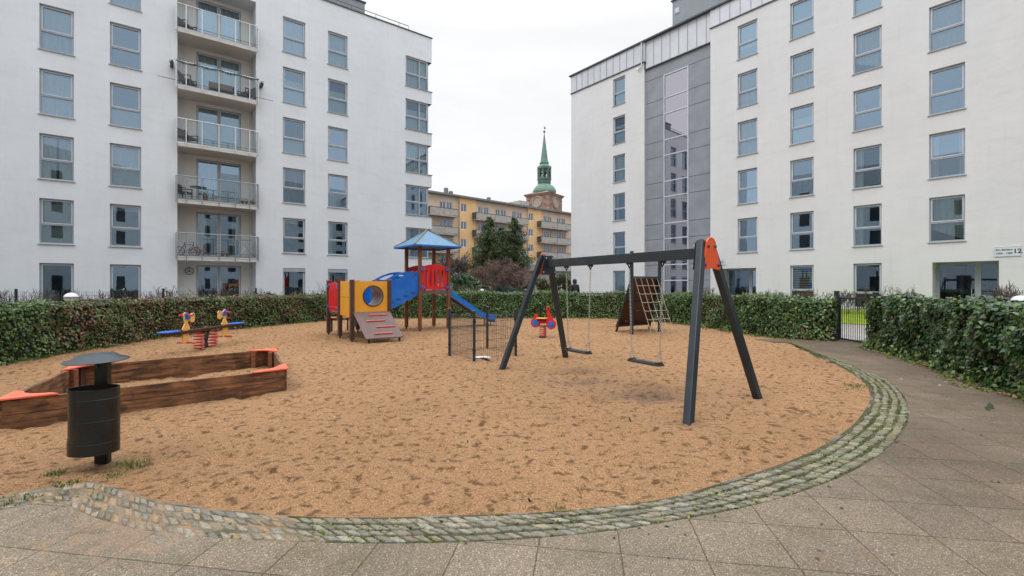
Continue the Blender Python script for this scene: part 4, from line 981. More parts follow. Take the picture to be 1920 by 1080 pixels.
# ================================================================== HEDGES
GREEN = [(.045, .105, .022), (.068, .160, .032), (.030, .070, .022), (.125, .220, .045), (.19, .26, .06)]
GW = [4, 4, 3, 2, .8]
YGRN = [(.11, .19, .03), (.19, .24, .04), (.07, .13, .02)]
BROWN = [(.15, .075, .038), (.22, .11, .06), (.15, .04, .035), (.26, .17, .09), (.08, .085, .025)]
def hedge(name_label, cat, front, h0, thick, size, dens, brown=None, hole_end=0.0, group=None, name='hedge', side=1, kind_col=None, bulge=.10):
    """front: ground polyline of the visible face (left to right); hedge lies behind it (away from the camera)"""
    pts = spline([Vector((p[0], p[1], 0)) for p in front], .25); n = len(pts)
    root = empty(name, pts[n//2], 0, name_label, cat, group); off = pts[n//2]
    T = []; 
    for i in range(n):
        d = (pts[min(n-1, i+1)] - pts[max(0, i-1)]).normalized(); T.append(Vector((-d.y, d.x, 0)) * side)
    L = [0]
    for i in range(1, n): L.append(L[-1] + (pts[i]-pts[i-1]).length)
    hf = lambda s: h0(s / L[-1]) if callable(h0) else h0
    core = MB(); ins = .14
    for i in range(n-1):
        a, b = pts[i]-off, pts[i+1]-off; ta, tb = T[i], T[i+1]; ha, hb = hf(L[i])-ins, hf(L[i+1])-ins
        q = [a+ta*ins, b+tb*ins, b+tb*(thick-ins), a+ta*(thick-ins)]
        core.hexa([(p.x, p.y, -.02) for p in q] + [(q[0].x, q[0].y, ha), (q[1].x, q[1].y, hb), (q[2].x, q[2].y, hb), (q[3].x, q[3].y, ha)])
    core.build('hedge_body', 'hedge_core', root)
    P, N_, C = [], [], []; Ls = np.array(L)
    def at(s):
        i = min(n-2, max(0, int(np.searchsorted(Ls, s)) - 1)); f = (s - L[i]) / (L[i+1]-L[i]); return pts[i].lerp(pts[i+1], f)-off, T[i].lerp(T[i+1], f)
    Hm = 1.3; tot = L[-1]
    nf = int(tot * Hm * dens); ntop = int(tot * thick * dens * .8); ne = int(thick * Hm * dens)
    def add(p, nv, s):
        P.append(p); N_.append(nv)
        q = p + off
        bf = brown(q.x, q.y, p.z) if brown else 0
        if random.random() < bf: c = random.choice(BROWN)
        elif kind_col: c = kind_col(q, p.z)
        else:
            yg = .25 * max(0, 1 - p.z/.35) + .05
            c = random.choice(YGRN) if random.random() < yg else random.choices(GREEN, GW)[0]
        v = random.uniform(.65, 1.35); C.append((c[0]*v, c[1]*v, c[2]*v))
    for _ in range(nf):
        s = random.random()*tot; p, t = at(s); h = hf(s); z = random.random()**.9 * h
        q = p+off; lump = bulge * (2*mnoise.noise(Vector((q.x*1.6, q.y*1.6, z*1.8)))) + .5*bulge*mnoise.noise(Vector((q.x*5, q.y*5, z*5)))
        if z > h - .15: lump -= (z - h + .15)*.8
        if z < .25: lump += (.25 - z) * .5
        dep = random.uniform(-.015, .11)
        p = p + t*min(dep - lump, ins - .03) + Vector((0, 0, z)); nv = -t + Vector((random.gauss(0, .42), random.gauss(0, .42), random.gauss(.32, .42)))
        add(p, nv, s)
    for _ in range(ntop):
        s = random.random()*tot; p, t = at(s); h = hf(s); w_ = random.random(); q = p + off
        lump = .06 * mnoise.noise(Vector((q.x*2.5, q.y*2.5, 3))) + .06*mnoise.noise(Vector((q.x*8, q.y*8, 1))) + (random.random()**8)*.12
        p = p + t*(thick*w_) + Vector((0, 0, h + lump - .02 - .08*abs(w_-.5)*2)); add(p, Vector((random.gauss(0, .5), random.gauss(0, .5), 1)) - t*.3, s)
    for end, sg in ((0, -1), (tot, 1)):
        p0, t = at(max(1e-3, min(tot-1e-3, end))); dv = Vector((t.y, -t.x, 0)) * side
        for _ in range(ne):
            w_ = random.random(); z = random.random()*hf(end*.999)
            add(p0 + t*(thick*w_) + dv*(sg*random.uniform(-.06, .07)) + Vector((0, 0, z)), dv*sg + Vector((random.gauss(0, .4), random.gauss(0, .4), random.gauss(.25, .4))), 0)
    sz = rng.uniform(.65, 1.3, len(P)) * size
    leaf_mesh('leaves', [tuple(p) for p in P], [tuple(q) for q in N_], sz, C, M['leaf'], root, 'ivy')
    return root

bl = [Vector((-8.2, 1.2, 0)), Vector((-8.9, 3.4, 0))] + [G(x, y) for x, y in ((-430, 775), (-200, 722), (0, 687), (75, 672), (150, 660), (280, 638), (380, 624), (480, 614), (610, 602), (700, 598))]
def brown_l(x, y, z):
    px = 960 + F*x/y
    b = 0.52 if 130 < px < 470 else (.28 if px < 620 else .15)
    if px < 130: b = .06
    if 90 < px <= 150: b = .35
    b += .45 * mnoise.noise(Vector((x*.9, y*.9, z*1.3))); b += .12 * (z > 1.0) * (px > 130)
    return b
hedge('long left hedge of ivy turning to reddish brown leaves behind the timber sandpit', 'hedge', bl, lambda t: 1.27 - .05*t, .7, .060, 600, brown_l)
bc = [G(x, y) for x, y in ((701, 598), (800, 597), (900, 597), (1000, 597), (1100, 597), (1180, 598), (1250, 605), (1330, 616), (1400, 626), (1460, 635), (1563, 642))]
hedge('far green ivy hedge behind the swings, ending at the metal gate', 'hedge', bc, lambda t: 1.33 - .03*t + .05*math.sin(t*37), .75, .066, 560, lambda x, y, z: .06 + .3*mnoise.noise(Vector((x*.7, y*.7, z))) + .1*(z < .15))
br = [G(x, y) for x, y in ((1627, 654), (1700, 675), (1780, 703), (1850, 727), (1925, 752), (2150, 830), (2500, 950))]
def rcol(q, z):
    if random.random() < (.42 if z < .28 else .07): return random.choice(YGRN)
    return random.choices([(.024, .062, .016), (.042, .10, .022), (.018, .045, .016), (.09, .17, .042), (.034, .085, .040), (.17, .24, .11)], [3.5, 4, 3.2, 2, 2, .7])[0]
hedge('glossy dark ivy hedge nearest the camera, right of the metal gate', 'hedge', br, lambda t: 1.35 + .03*math.sin(t*21), .9, .072, 900, lambda x, y, z: .04 + .25*(z < .08), kind_col=rcol, bulge=.12)

# trailing ivy, fallen leaves and weeds along the hedge feet
P, N_, C, S = [], [], [], []
for line, wdt, cnt in ((bl, .35, 1900), (bc, .5, 3200), (br, .42, 2600)):
    s = spline([Vector((p[0], p[1], 0)) for p in line], .1)
    for _ in range(cnt):
        i = random.randrange(1, len(s)-1); d = (s[i+1]-s[i-1]).normalized(); t = Vector((d.y, -d.x, 0)); o = random.random()**1.8*wdt
        o *= .6 + .8*abs(mnoise.noise(Vector((s[i].x*1.1, s[i].y*1.1, 0))))*2
        z0 = .04 if line is br else .015
        P.append(tuple(s[i] + t*(o-.1) + Vector((random.uniform(-.05, .05), random.uniform(-.05, .05), z0 + random.random()*.05*(1-o/wdt))))); N_.append((random.gauss(0, .4), random.gauss(0, .4)-.2, 1))
        c = random.choice(YGRN + [(.05, .11, .02)]) if random.random() < .6 else random.choice(BROWN + [(.30, .17, .05)]); v = random.uniform(.7, 1.3); C.append([k*v for k in c]); S.append(random.uniform(.03, .065))
o = leaf_mesh('ground_cover', P, N_, S, C, M['leaf_matt'], None, 'ivy'); tag(o, 'fallen leaves and creeping ivy fringe along the foot of the hedges', 'fallen leaves', kind='stuff')

# debris and small stones scattered on the sand
P, N_, C, S = [], [], [], []
for _ in range(420):
    Y_ = random.uniform(3.4, 16); X_ = random.uniform(-.95, .75)*Y_*.9
    if not bool(inpoly(np.array([X_]), np.array([Y_]), spoly)[0]): continue
    P.append((X_, Y_, .012)); N_.append((random.gauss(0, .35), random.gauss(0, .35), 1)); S.append(random.uniform(.012, .032)); C.append(random.choice([(.05, .035, .02), (.09, .06, .035), (.03, .025, .02), (.16, .10, .05), (.55, .5, .42)]))
for px, py, s in ((1183, 793, .07), (1181, 790, .05), (882, 795, .03), (993, 945, .04), (877, 833, .03), (1080, 800, .02)):
    p = G(px, py); P.append((p.x, p.y, .03)); N_.append((.8, -.5, .5)); S.append(s*1.2); C.append((.02, .022, .02))
for _ in range(130):
    i = random.randrange(60, NB-1); q = OUT[i] + (OUT[i]-IN[i]).normalized()*random.random()**1.5*2.2; P.append((q.x, q.y, .038)); N_.append((random.gauss(0, .3), random.gauss(0, .3), 1)); S.append(random.uniform(.015, .04)); C.append(random.choice([(.10, .06, .03), (.06, .05, .03), (.30, .24, .12), (.16, .09, .04)]))
for px, py, s in ((1858, 771, .13), (1852, 774, .08), (1690, 716, .05), (1762, 728, .05)):
    p = G(px, py); P.append((p.x, p.y, .05)); N_.append((-.5, -.8, .5)); S.append(s); C.append((.05, .075, .04) if s > .06 else (.45, .40, .28))
o = leaf_mesh('leaf_litter', P, N_, S, C, M['leaf_matt'], None, 'oval'); tag(o, 'scattered dry leaf bits lying on the sand and paving', 'leaf litter', kind='stuff')

def grass_tuft(px, py, n, spread, hgt, cols, lab, grp=None, name='grass_tuft', z0=.0):
    p0 = G(px, py); P, N_, C, S = [], [], [], []
    mb = MB(); col = []
    for _ in range(n):
        x, y = random.gauss(0, spread), random.gauss(0, spread*.8); h = hgt*random.uniform(.4, 1.2); a = random.random()*6.28; lean = random.uniform(.1, .9)*h
        w_ = .0025 + .002*random.random(); dx_, dy_ = math.cos(a), math.sin(a)
        p1 = (x + dx_*lean*.4, y + dy_*lean*.4, h*.65); p2 = (x + dx_*lean, y + dy_*lean, h*(1 - .3*lean/h))
        i = len(mb.v); mb.v += [(x - dy_*w_, y + dx_*w_, 0), (x + dy_*w_, y - dx_*w_, 0), (p1[0]+dy_*w_, p1[1]-dx_*w_, p1[2]), (p1[0]-dy_*w_, p1[1]+dx_*w_, p1[2]), p2]
        mb.f += [(i, i+1, i+2, i+3), (i+3, i+2, i+4)]; c = random.choice(cols); col += [c]*5
    o = mb.build(name, None); o.location = (p0.x, p0.y, z0); o.data.materials.append(M['leaf_matt'])
    ca = o.data.color_attributes.new('Col', 'FLOAT_COLOR', 'POINT'); ca.data.foreach_set('color', np.array([(*c, 1) for c in col]).ravel())
    tag(o, lab, 'grass', grp, 'stuff'); return o
gc = [(.10, .17, .03), (.15, .21, .05), (.07, .11, .03), (.20, .20, .07)]
for (px, py, n, s, h, lab) in ((108, 893, 110, .05, .035, 'small green grass tuft in the sand left of the litter bin foot'), (212, 895, 60, .06, .03, 'thin grass tuft just right of the litter bin foot'), (252, 877, 110, .07, .05, 'taller wispy grass tuft furthest right of the litter bin foot'),
                               (1607, 727, 120, .09, .04, 'yellow green grass tuft where sand meets cobbles on the right'), (128, 915, 70, .05, .04, 'low grass tuft at the cobble bend by the picture bottom left'), (40, 945, 80, .07, .04, 'grass growing among the cobbles at the left picture edge'),
                               (1047, 961, 30, .03, .04, 'tiny grass sprig at the sand edge, bottom centre')):
    grass_tuft(px, py, n, s, h, gc, lab, 'grass tufts round the sand edge', z0=.02)
# moss cushions in the joints
P, N_, C, S = [], [], [], []
for _ in range(9000):
    i = random.randrange(1, NB-1); t = random.uniform(.08, .98); p = IN[i].lerp(OUT[i], t); px = 960+F*p.x/p.y
    dn = mnoise.noise(Vector((p.x*1.6, p.y*1.6, 0)))
    pr = (.10 if px < 560 else .45) + (.35 if px > 1350 else 0) + dn*.8
    if random.random() > pr: continue
    P.append((p.x, p.y, .030 + random.random()*.008)); N_.append((random.gauss(0, .4), random.gauss(0, .4), 1)); S.append(random.uniform(.012, .034)); v = random.uniform(.6, 1.3)
    c = random.choice([(.12, .16, .012), (.19, .22, .02), (.07, .09, .01)]); C.append([k*v for k in c])
o = leaf_mesh('moss', P, N_, S, C, M['leaf_matt'], None, 'oval'); tag(o, 'green moss filling the joints of the cobble band', 'moss', kind='stuff')

# ================================================================== TREES AND SHRUBS
def branches(mb, p, d, ln, r, depth, spread=.6, up=.1, n=3, seg=3, minr=.006, tips=None):
    pts = [Vector(p)]; dd = Vector(d).normalized()
    for k in range(seg):
        dd = (dd + Vector((random.gauss(0, .16), random.gauss(0, .16), random.gauss(up*.4, .10)))).normalized(); pts.append(pts[-1] + dd*ln/seg)
    mb.tube(pts, [max(minr, r*(1 - .55*k/seg)) for k in range(seg+1)], 5 if r > .02 else 3, caps=False)
    if tips is not None and depth <= 1: tips.append(pts[-1])
    if depth <= 0: return
    for k in range(n + (random.random() < .4)):
        t = random.uniform(.35, 1.0); i = min(seg-1, int(t*seg)); q = pts[i].lerp(pts[i+1], t*seg - i)
        nd = (dd + Vector((random.gauss(0, spread), random.gauss(0, spread), random.gauss(up, spread*.6)))).normalized()
        branches(mb, q, nd, ln*random.uniform(.55, .8), max(minr, r*.55), depth-1, spread, up, n, seg, minr, tips)

def conifer(px_tip, py_tip, px_l, px_r, Y_, lab, seed, grp):
    random.seed(seed); base = Vector(((px_tip-960)/F*Y_, Y_, -.1)); Hh = H + (HY-py_tip)/F*Y_; Rm = (px_r-px_l)/2/F*Y_
    root = empty('conifer_tree', base, 0, lab, 'tree', grp)
    MB().tube([(0, 0, 0), (.05, 0, Hh*.5), (0, 0, Hh*.97)], [.24, .13, .02], 8).build('trunk', 'bark', root)
    P, N_, C, S = [], [], [], []; limbs = MB()
    z = Hh*.10
    while z < Hh*.99:
        t = z/Hh; rr = Rm * 1.5 * (1 - t)**.6 * (1.0 if t > .2 else .75 + t) * random.uniform(.72, 1.12)
        for _ in range(10 if t < .8 else 7):
            a = random.random()*6.28; r1 = rr*random.uniform(.6, 1.1); dz = random.uniform(-.16, .10)*r1
            e_ = Vector((math.cos(a)*r1, math.sin(a)*r1, z + dz)); s_ = Vector((0, 0, z))
            limbs.tube([s_, s_.lerp(e_, .6) + Vector((0, 0, .05)), e_], [.035, .02, .008], 3, caps=False)
            m_ = int(24 * max(.4, r1/Rm) + 8)
            lgt = random.random()
            for k in range(m_):
                u_ = random.random()**.5; q = s_.lerp(e_, u_) + Vector((random.gauss(0, .13), random.gauss(0, .13), random.gauss(-.05, .14)))*(.5 + r1*.35)
                P.append(tuple(q)); N_.append((math.cos(a)*.5 + random.gauss(0, .6), math.sin(a)*.5 + random.gauss(0, .6), .6 + random.gauss(0, .5)))
                c = random.choice([(.018, .035, .010), (.028, .052, .013), (.040, .072, .016), (.060, .095, .022)]) if lgt < .75 else random.choice([(.06, .10, .02), (.085, .13, .03)])
                C.append([x*random.uniform(.7, 1.2) for x in c]); S.append(random.uniform(.20, .44))
        z += Hh*.022
    limbs.build('branch', 'bark', root)
    leaf_mesh('crown', P, N_, S, C, M['leaf_matt'], root, 'needle'); return root
conifer(917, 405, 878, 955, 58, 'dark green conifer with the pointed top furthest left, before the ochre block', 11, 'conifers')
conifer(964, 407, 925, 1003, 59, 'tall dark conifer, right hand of the tree group, reaching the top balcony', 12, 'conifers')
conifer(940, 425, 905, 975, 61.5, 'shorter conifer filling the gap between the two taller conifers', 13, 'conifers')
random.seed(5)
def bare_tree(px, Y_, py_top, lab, mat, n=4, depth=4, wpx=80):
    base = Vector(((px-960)/F*Y_, Y_, -.1)); Hh = H + (HY-py_top)/F*Y_
    root = empty('bare_tree', base, 0, lab, 'tree'); mb = MB(); mb.tube([(0, 0, 0), (0, 0, Hh*.38)], [.13, .09], 7).build('trunk', 'bark', root)
    mb = MB()
    for k in range(7):
        a = k*6.28/7 + random.random(); branches(mb, (0, 0, Hh*random.uniform(.25, .38)), (math.cos(a)*1.1, math.sin(a)*1.1, .75), Hh*.36, .06, depth, .65, .05, n, 3, .018)
    mb.build('crown', mat, root); return root
bare_tree(944, 50, 476, 'broad reddish bare twigged tree in front of the conifers', 'twig_red', 4, 4)
bare_tree(975, 52, 492, 'smaller bare twigged tree right of the broad reddish one', 'twig_red', 4, 3)
bare_tree(852, 60, 470, 'bare brown tree beside the playhouse roof, against the ochre block', 'twig', 4, 4)

def bush(px, Y_, py_top, wpx, lab, cols, n, size=.16, name='bush', grp=None, dep=None):
    base = Vector(((px-960)/F*Y_, Y_, -.09)); Hh = H + (HY-py_top)/F*Y_; rx = wpx/2/F*Y_; ry = dep or rx*.8
    root = empty(name, base, 0, lab, 'bush', grp)
    mb = MB()
    for k in range(9): a = random.random()*6.28; branches(mb, (0, 0, 0), (math.cos(a)*.7, math.sin(a)*.7, 1), Hh*.55, .03, 2, .5, .2, 3)
    mb.build('stem', 'bark', root)
    P, N_, C, S = [], [], [], []
    lobes = [(Vector((random.uniform(-.62, .62)*rx, random.uniform(-.5, .5)*ry, Hh*random.uniform(.25, .72))), random.uniform(.28, .48)*min(rx, Hh)) for _ in range(13)]
    for _ in range(n):
        c_, r_ = random.choice(lobes); d = Vector((random.gauss(0, 1), random.gauss(0, 1), random.gauss(.2, 1))).normalized(); p = c_ + d*r_*random.uniform(.55, 1.08)
        p.z = min(max(p.z, .05), Hh); P.append(tuple(p)); N_.append(tuple(d + Vector((random.gauss(0, .5), random.gauss(0, .5), random.gauss(.2, .5)))))
        c = random.choice(cols); v = random.uniform(.6, 1.4); C.append([q*v for q in c]); S.append(size*random.uniform(.6, 1.3))
    leaf_mesh('foliage', P, N_, S, C, M['leaf'], root, 'oval'); return root
DG = [(.022, .055, .018), (.035, .085, .024), (.05, .12, .035), (.08, .16, .05)]
bush(872, 38, 500, 70, 'large glossy dark green bush right of the playhouse slide', DG, 5200, .19)
bush(1020, 44, 508, 42, 'olive green bush behind the far swing leg', [(.05, .07, .014), (.08, .10, .02), (.11, .12, .03)], 3200, .15)
bush(1056, 47, 498, 46, 'tall olive green bush beside the right white block corner', [(.045, .07, .014), (.07, .10, .02), (.10, .11, .03)], 3400, .15)
bush(497, 22.6, 533, 50, 'small dark green bush under the left block, right of its balconies', DG + [(.10, .06, .03)], 1500, .10)
bush(572, 24.5, 537, 60, 'reddish brown bush in front of the third ground floor window', [(.11, .06, .03), (.15, .085, .05), (.07, .06, .03), (.05, .08, .03)], 1700, .09)
bush(604, 23, 527, 34, 'upright green shrub with dark stems left of the playhouse', DG, 700, .09)
bush(885, 34, 533, 110, 'low reddish brown bush behind the hedge, below the parked cars', [(.10, .045, .03), (.15, .08, .05), (.06, .04, .03), (.07, .08, .02)], 3200, .10, dep=1.2)

# bare twig hedges in front of both white blocks
def twig_row(fac, px0, px1, off, z0, hh, lab, mat, step=.45, seed=1):
    random.seed(seed); u0, u1 = fac.u(px0, off), fac.u(px1, off)
    root = empty('bare_hedge', fac.world(u0, off, z0), fac.rz, lab, 'hedge'); mb = MB(); x = 0
    while x < u1-u0:
        for _ in range(3):
            branches(mb, (x, random.uniform(-.15, .15), 0), (random.gauss(0, .18), random.gauss(0, .18), 1), hh*.6*random.uniform(.8, 1.1), .012, 3, .5, .28, 3, 3, .006)
        x += step*random.uniform(.7, 1.3)
    mb.build('twigs', mat, root); return root
twig_row(LF, -60, 250, -5.2, 0, 1.15, 'bare twig hedge behind the wire fence at the left picture edge', 'twig', .5, 2)
twig_row(LF, 255, 480, -4.2, 0, 1.25, 'bare brown twig hedge under the left block balconies', 'twig', .5, 3)
twig_row(RF, 1425, 1720, -1.6, .22, 1.0, 'bare twig hedge along the right block wall behind the gate', 'twig', .42, 4)
twig_row(RF, 1868, 1990, -1.6, .22, 1.2, 'bare twig hedge at the right picture edge beside the wide entrance', 'twig', .4, 6)
twig_row(RF, 1300, 1335, -1.5, .22, 1.1, 'little bare shrub at the foot of the grey clad strip', 'twig', .4, 7)
random.seed(77)
# lawn in front of the right block, its path, lawn by the left block
a, b = RF.world(RF.u(1420), -.2, 0), RF.world(RF.u(2100), -.2, 0); c, d = RF.world(RF.u(2100), -3.3, 0), RF.world(RF.u(1420), -4.2, 0)
lw = MB().quad((d.x, d.y, -.045), (c.x, c.y, -.045), (b.x, b.y, .46), (a.x, a.y, .46)).build('lawn', 'lawn'); tag(lw, kind='structure')
c, d = RF.world(RF.u(2300), -3.35, 0), RF.world(RF.u(1300), -4.25, 0); e_, f_ = RF.world(RF.u(2300), -11.5, 0), RF.world(RF.u(1300), -12, 0)
pt = MB().quad((f_.x, f_.y, -.06), (e_.x, e_.y, -.06), (c.x, c.y, -.06), (d.x, d.y, -.06)).build('path', 'path'); tag(pt, kind='structure')

# ---------------------------------------------------------------- wire fence behind the left hedge
def mesh_panel(p0, p1, z0, z1, sx=.06, sz=.2, r=.0028):
    mb = MB(); p0, p1 = Vector(p0), Vector(p1); L_ = (p1-p0).length; n = max(2, int(L_/sx)); d = (p1-p0)/L_
    for i in range(n+1):
        q = p0 + d*(L_*i/n); mb.bar((q.x, q.y, z0), (q.x, q.y, z1), r*2)
    z = z0
    while z <= z1 + 1e-3: mb.bar((p0.x, p0.y, z), (p1.x, p1.y, z), r*2.4); z += sz
    return mb
fp = [LF.world(LF.u(px, -4.6), -4.6, 0) for px in (-120, 30, 119, 209, 306, 400, 480)]
wf = empty('wire_fence', fp[3], 0, 'dark green wire mesh fence between the left hedge and the white block', 'fence')
for i in range(len(fp)-1): mesh_panel(fp[i]-fp[3], fp[i+1]-fp[3], .05, 1.42, .055, .2, .003).build('mesh_panel', 'flash', wf)
for p in fp: MB().box(p.x-fp[3].x-.03, p.x-fp[3].x+.03, p.y-fp[3].y-.03, p.y-fp[3].y+.03, 0, 1.52).build('post', 'dark_metal', wf)
# garden bench-like table behind the fence
def garden_table(px, Y_, lab, grp=None):
    p = Vector(((px-960)/F*Y_, Y_, 0)); r = empty('garden_table', p, .3, lab, 'table', grp)
    MB().box(-.6, .6, -.35, .35, 1.12, 1.16).build('tabletop', 'dark_metal', r); 
    for x in (-.5, .5):
        for y in (-.28, .28): MB().box(x-.02, x+.02, y-.02, y+.02, 0, 1.12).build('leg', 'dark_metal', r)
garden_table(190, 16.2, 'dark garden table behind the wire fence, left'); garden_table(356, 18.8, 'dark garden table in front of the left block ground floor door')
# globe lamps
def globe_lamp(px, py, Y_, dpx, lab):
    d = dpx/F*Y_; z = H + (HY-py)/F*Y_; r = empty('garden_lamp', ((px-960)/F*Y_, Y_, 0), 0, lab, 'lamp', 'globe lamps')
    MB().tube([(0, 0, 0), (0, 0, z-d*.4)], .03, 8).build('pole', 'dark_metal', r)
    MB().lathe([(d*.5*math.sin(math.pi*k/10), -d*.42*math.cos(math.pi*k/10)) for k in range(11)], (0, 0, z), 20).build('globe', 'globe', r, smooth=True)
    MB().lathe([(d*.515, -.012), (d*.515, .012)], (0, 0, z-.0), 20, caps=False).lathe([(d*.2, -d*.5), (d*.3, -d*.36)], (0, 0, z), 12).build('ring', 'black_metal', r)
globe_lamp(133.5, 558, 12.6, 22, 'white globe lamp behind the left hedge'); globe_lamp(1913, 565, 9.6, 26, 'white globe lamp behind the near ivy hedge at the right picture edge'); globe_lamp(904, 545, 27, 8, 'small distant white globe lamp behind the far hedge')
# cable boxes glimpsed in the hedges
for px, py, Y_, w_, h_, lab in ((148, 632, 11.9, .12, .3, 'small dark post half hidden in the left hedge'), (262, 575, 14.35, .10, .32, 'dark post top poking out of the brown part of the left hedge')):
    z = H + (HY-py)/F*Y_; p = ((px-960)/F*Y_, Y_ - (.28 if px < 200 else 0), 0)
    r = MB().box(-w_/2, w_/2, -.05, .05, 0, z+h_/2).box(-w_/2-.01, w_/2+.01, -.06, .06, z+h_/2, z+h_/2+.02).build('post', 'dark_metal'); r.location = p; tag(r, lab, 'post')

# ---------------------------------------------------------------- gate
gp0, gp1 = G(1574, 640), G(1636, 651); gd = (gp1-gp0); gL = gd.length; gd = gd/gL
gt = empty('gate', gp0, math.atan2(gd.y, gd.x), 'closed dark metal bar gate between the two ivy hedges', 'gate')
fz = 1.30
MB().box(-.17, -.07, -.05, .05, 0, 1.47).box(-.175, -.065, -.055, .055, 1.47, 1.485).build('post', 'dark_metal', gt)
MB().box(gL+.06, gL+.16, -.05, .05, 0, 1.47).build('post', 'dark_metal', gt)
MB().box(0, .05, -.025, .025, .06, fz).box(gL-.05, gL, -.025, .025, .06, fz).box(.05, gL-.05, -.025, .025, fz-.05, fz).box(.05, gL-.05, -.025, .025, .06, .11).build('gate_frame', 'dark_metal', gt)
b_ = MB()
for i in range(1, 14): x = .05 + (gL-.1)*i/14; b_.box(x-.006, x+.006, -.006, .006, .11, fz-.05)
b_.build('bars', 'dark_metal', gt); MB().box(-.07, .0, -.02, .02, .25, .31).box(-.07, 0, -.02, .02, 1.05, 1.11).build('hinge', 'dark_metal', gt)

# ================================================================== PLAYGROUND
TH = R(36)
# ---- swing frame
nA, nB, fA, fB = G(1289, 797), G(1424, 742), G(938, 691), G(1062, 669)
def P3(v, z): return Vector((v.x, v.y, z))
midN, midF = (nA+nB)/2, (fA+fB)/2; be = (midF-midN).normalized()
apN = midN + be*.368; apF = midF - be*.374; be = (apF-apN).normalized(); bs = Vector((-be.y, be.x, 0)) * -1   # bs points to the nB side
ZB = 2.10
sw = empty('swing_stand', (apN+apF)/2, 0, 'anthracite steel swing frame with orange end plates in the middle of the sand', 'swing frame'); O_ = (apN+apF)/2
def rel(v): return v - O_
MB().bar(rel(P3(apN + be*.02, ZB)), rel(P3(apF - be*.02, ZB)), .10, .155).build('beam', 'dark_metal', sw, bevel=.006)
for (ap, A, B, sgn) in ((apN, nA, nB, -1), (apF, fA, fB, 1)):
    for foot, sd_ in ((A, -1), (B, 1)):
        top = P3(ap + bs*(.085*sd_) + be*(.03*sgn), 2.27); f_ = P3(foot, -.12)
        dirv = (top-f_).normalized()
        MB().bar(rel(f_), rel(top), .10, .10, up=be).build('leg', 'dark_metal', sw, bevel=.01)
    # rounded plate on the outer face
    o_p = P3(ap + be*(.115*sgn), 2.06)
    hb, ht = .21, .105
    out = [(-hb+.03, -.20), (-hb, -.165), (-ht-.005, .12)]
    for k in range(9): t_ = math.pi - math.pi*k/8; out.append((ht*math.cos(t_), .15 + ht*math.sin(t_)))
    out += [(ht+.005, .12), (hb, -.165), (hb-.03, -.20), (.1, -.185), (0, -.175), (-.1, -.185)]
    U_ = bs * sgn * -1; 
    MB().prism(out[::-1], rel(o_p), U_, (0, 0, 1), .03).build('end_plate', 'orange', sw, bevel=.006)
    for (u_, v_, m__) in ((-.075, .13, 'flash'), (.075, .13, 'flash'), (-.15, -.13, 'bolt'), (.15, -.13, 'bolt')):
        c = rel(o_p) + U_*u_ + Vector((0, 0, v_)); e2_ = be*sgn
        MB().tube([c, c + e2_*.03, c + e2_*.038], [.024, .022, .010], 10).build('bolt_cap', m__, sw, smooth=True)
    ip = P3(ap - be*(.09*sgn)*1, 2.06)
    iw = .19 if sgn > 0 else .11
    MB().prism([(-iw, -.19), (iw, -.19), (iw*.55, .20), (-iw*.55, .20)], rel(ip), bs, (0, 0, 1), .012).build('inner_plate', 'dark_metal', sw, bevel=.003)
    for (u_, v_) in ((-.4*iw, .15), (.4*iw, .15), (-.78*iw, -.14), (.78*iw, -.14)):
        c = rel(ip) + bs*u_ + Vector((0, 0, v_)) - be*(sgn*.012); MB().tube([c, c - be*(sgn*.012)], .014, 8).build('bolt', 'white_metal', sw)
def beam_at(px):
    k = (px-960)/F; D_ = apF-apN; t = -(apN.x - k*apN.y)/(D_.x - k*D_.y); return apN + D_*t
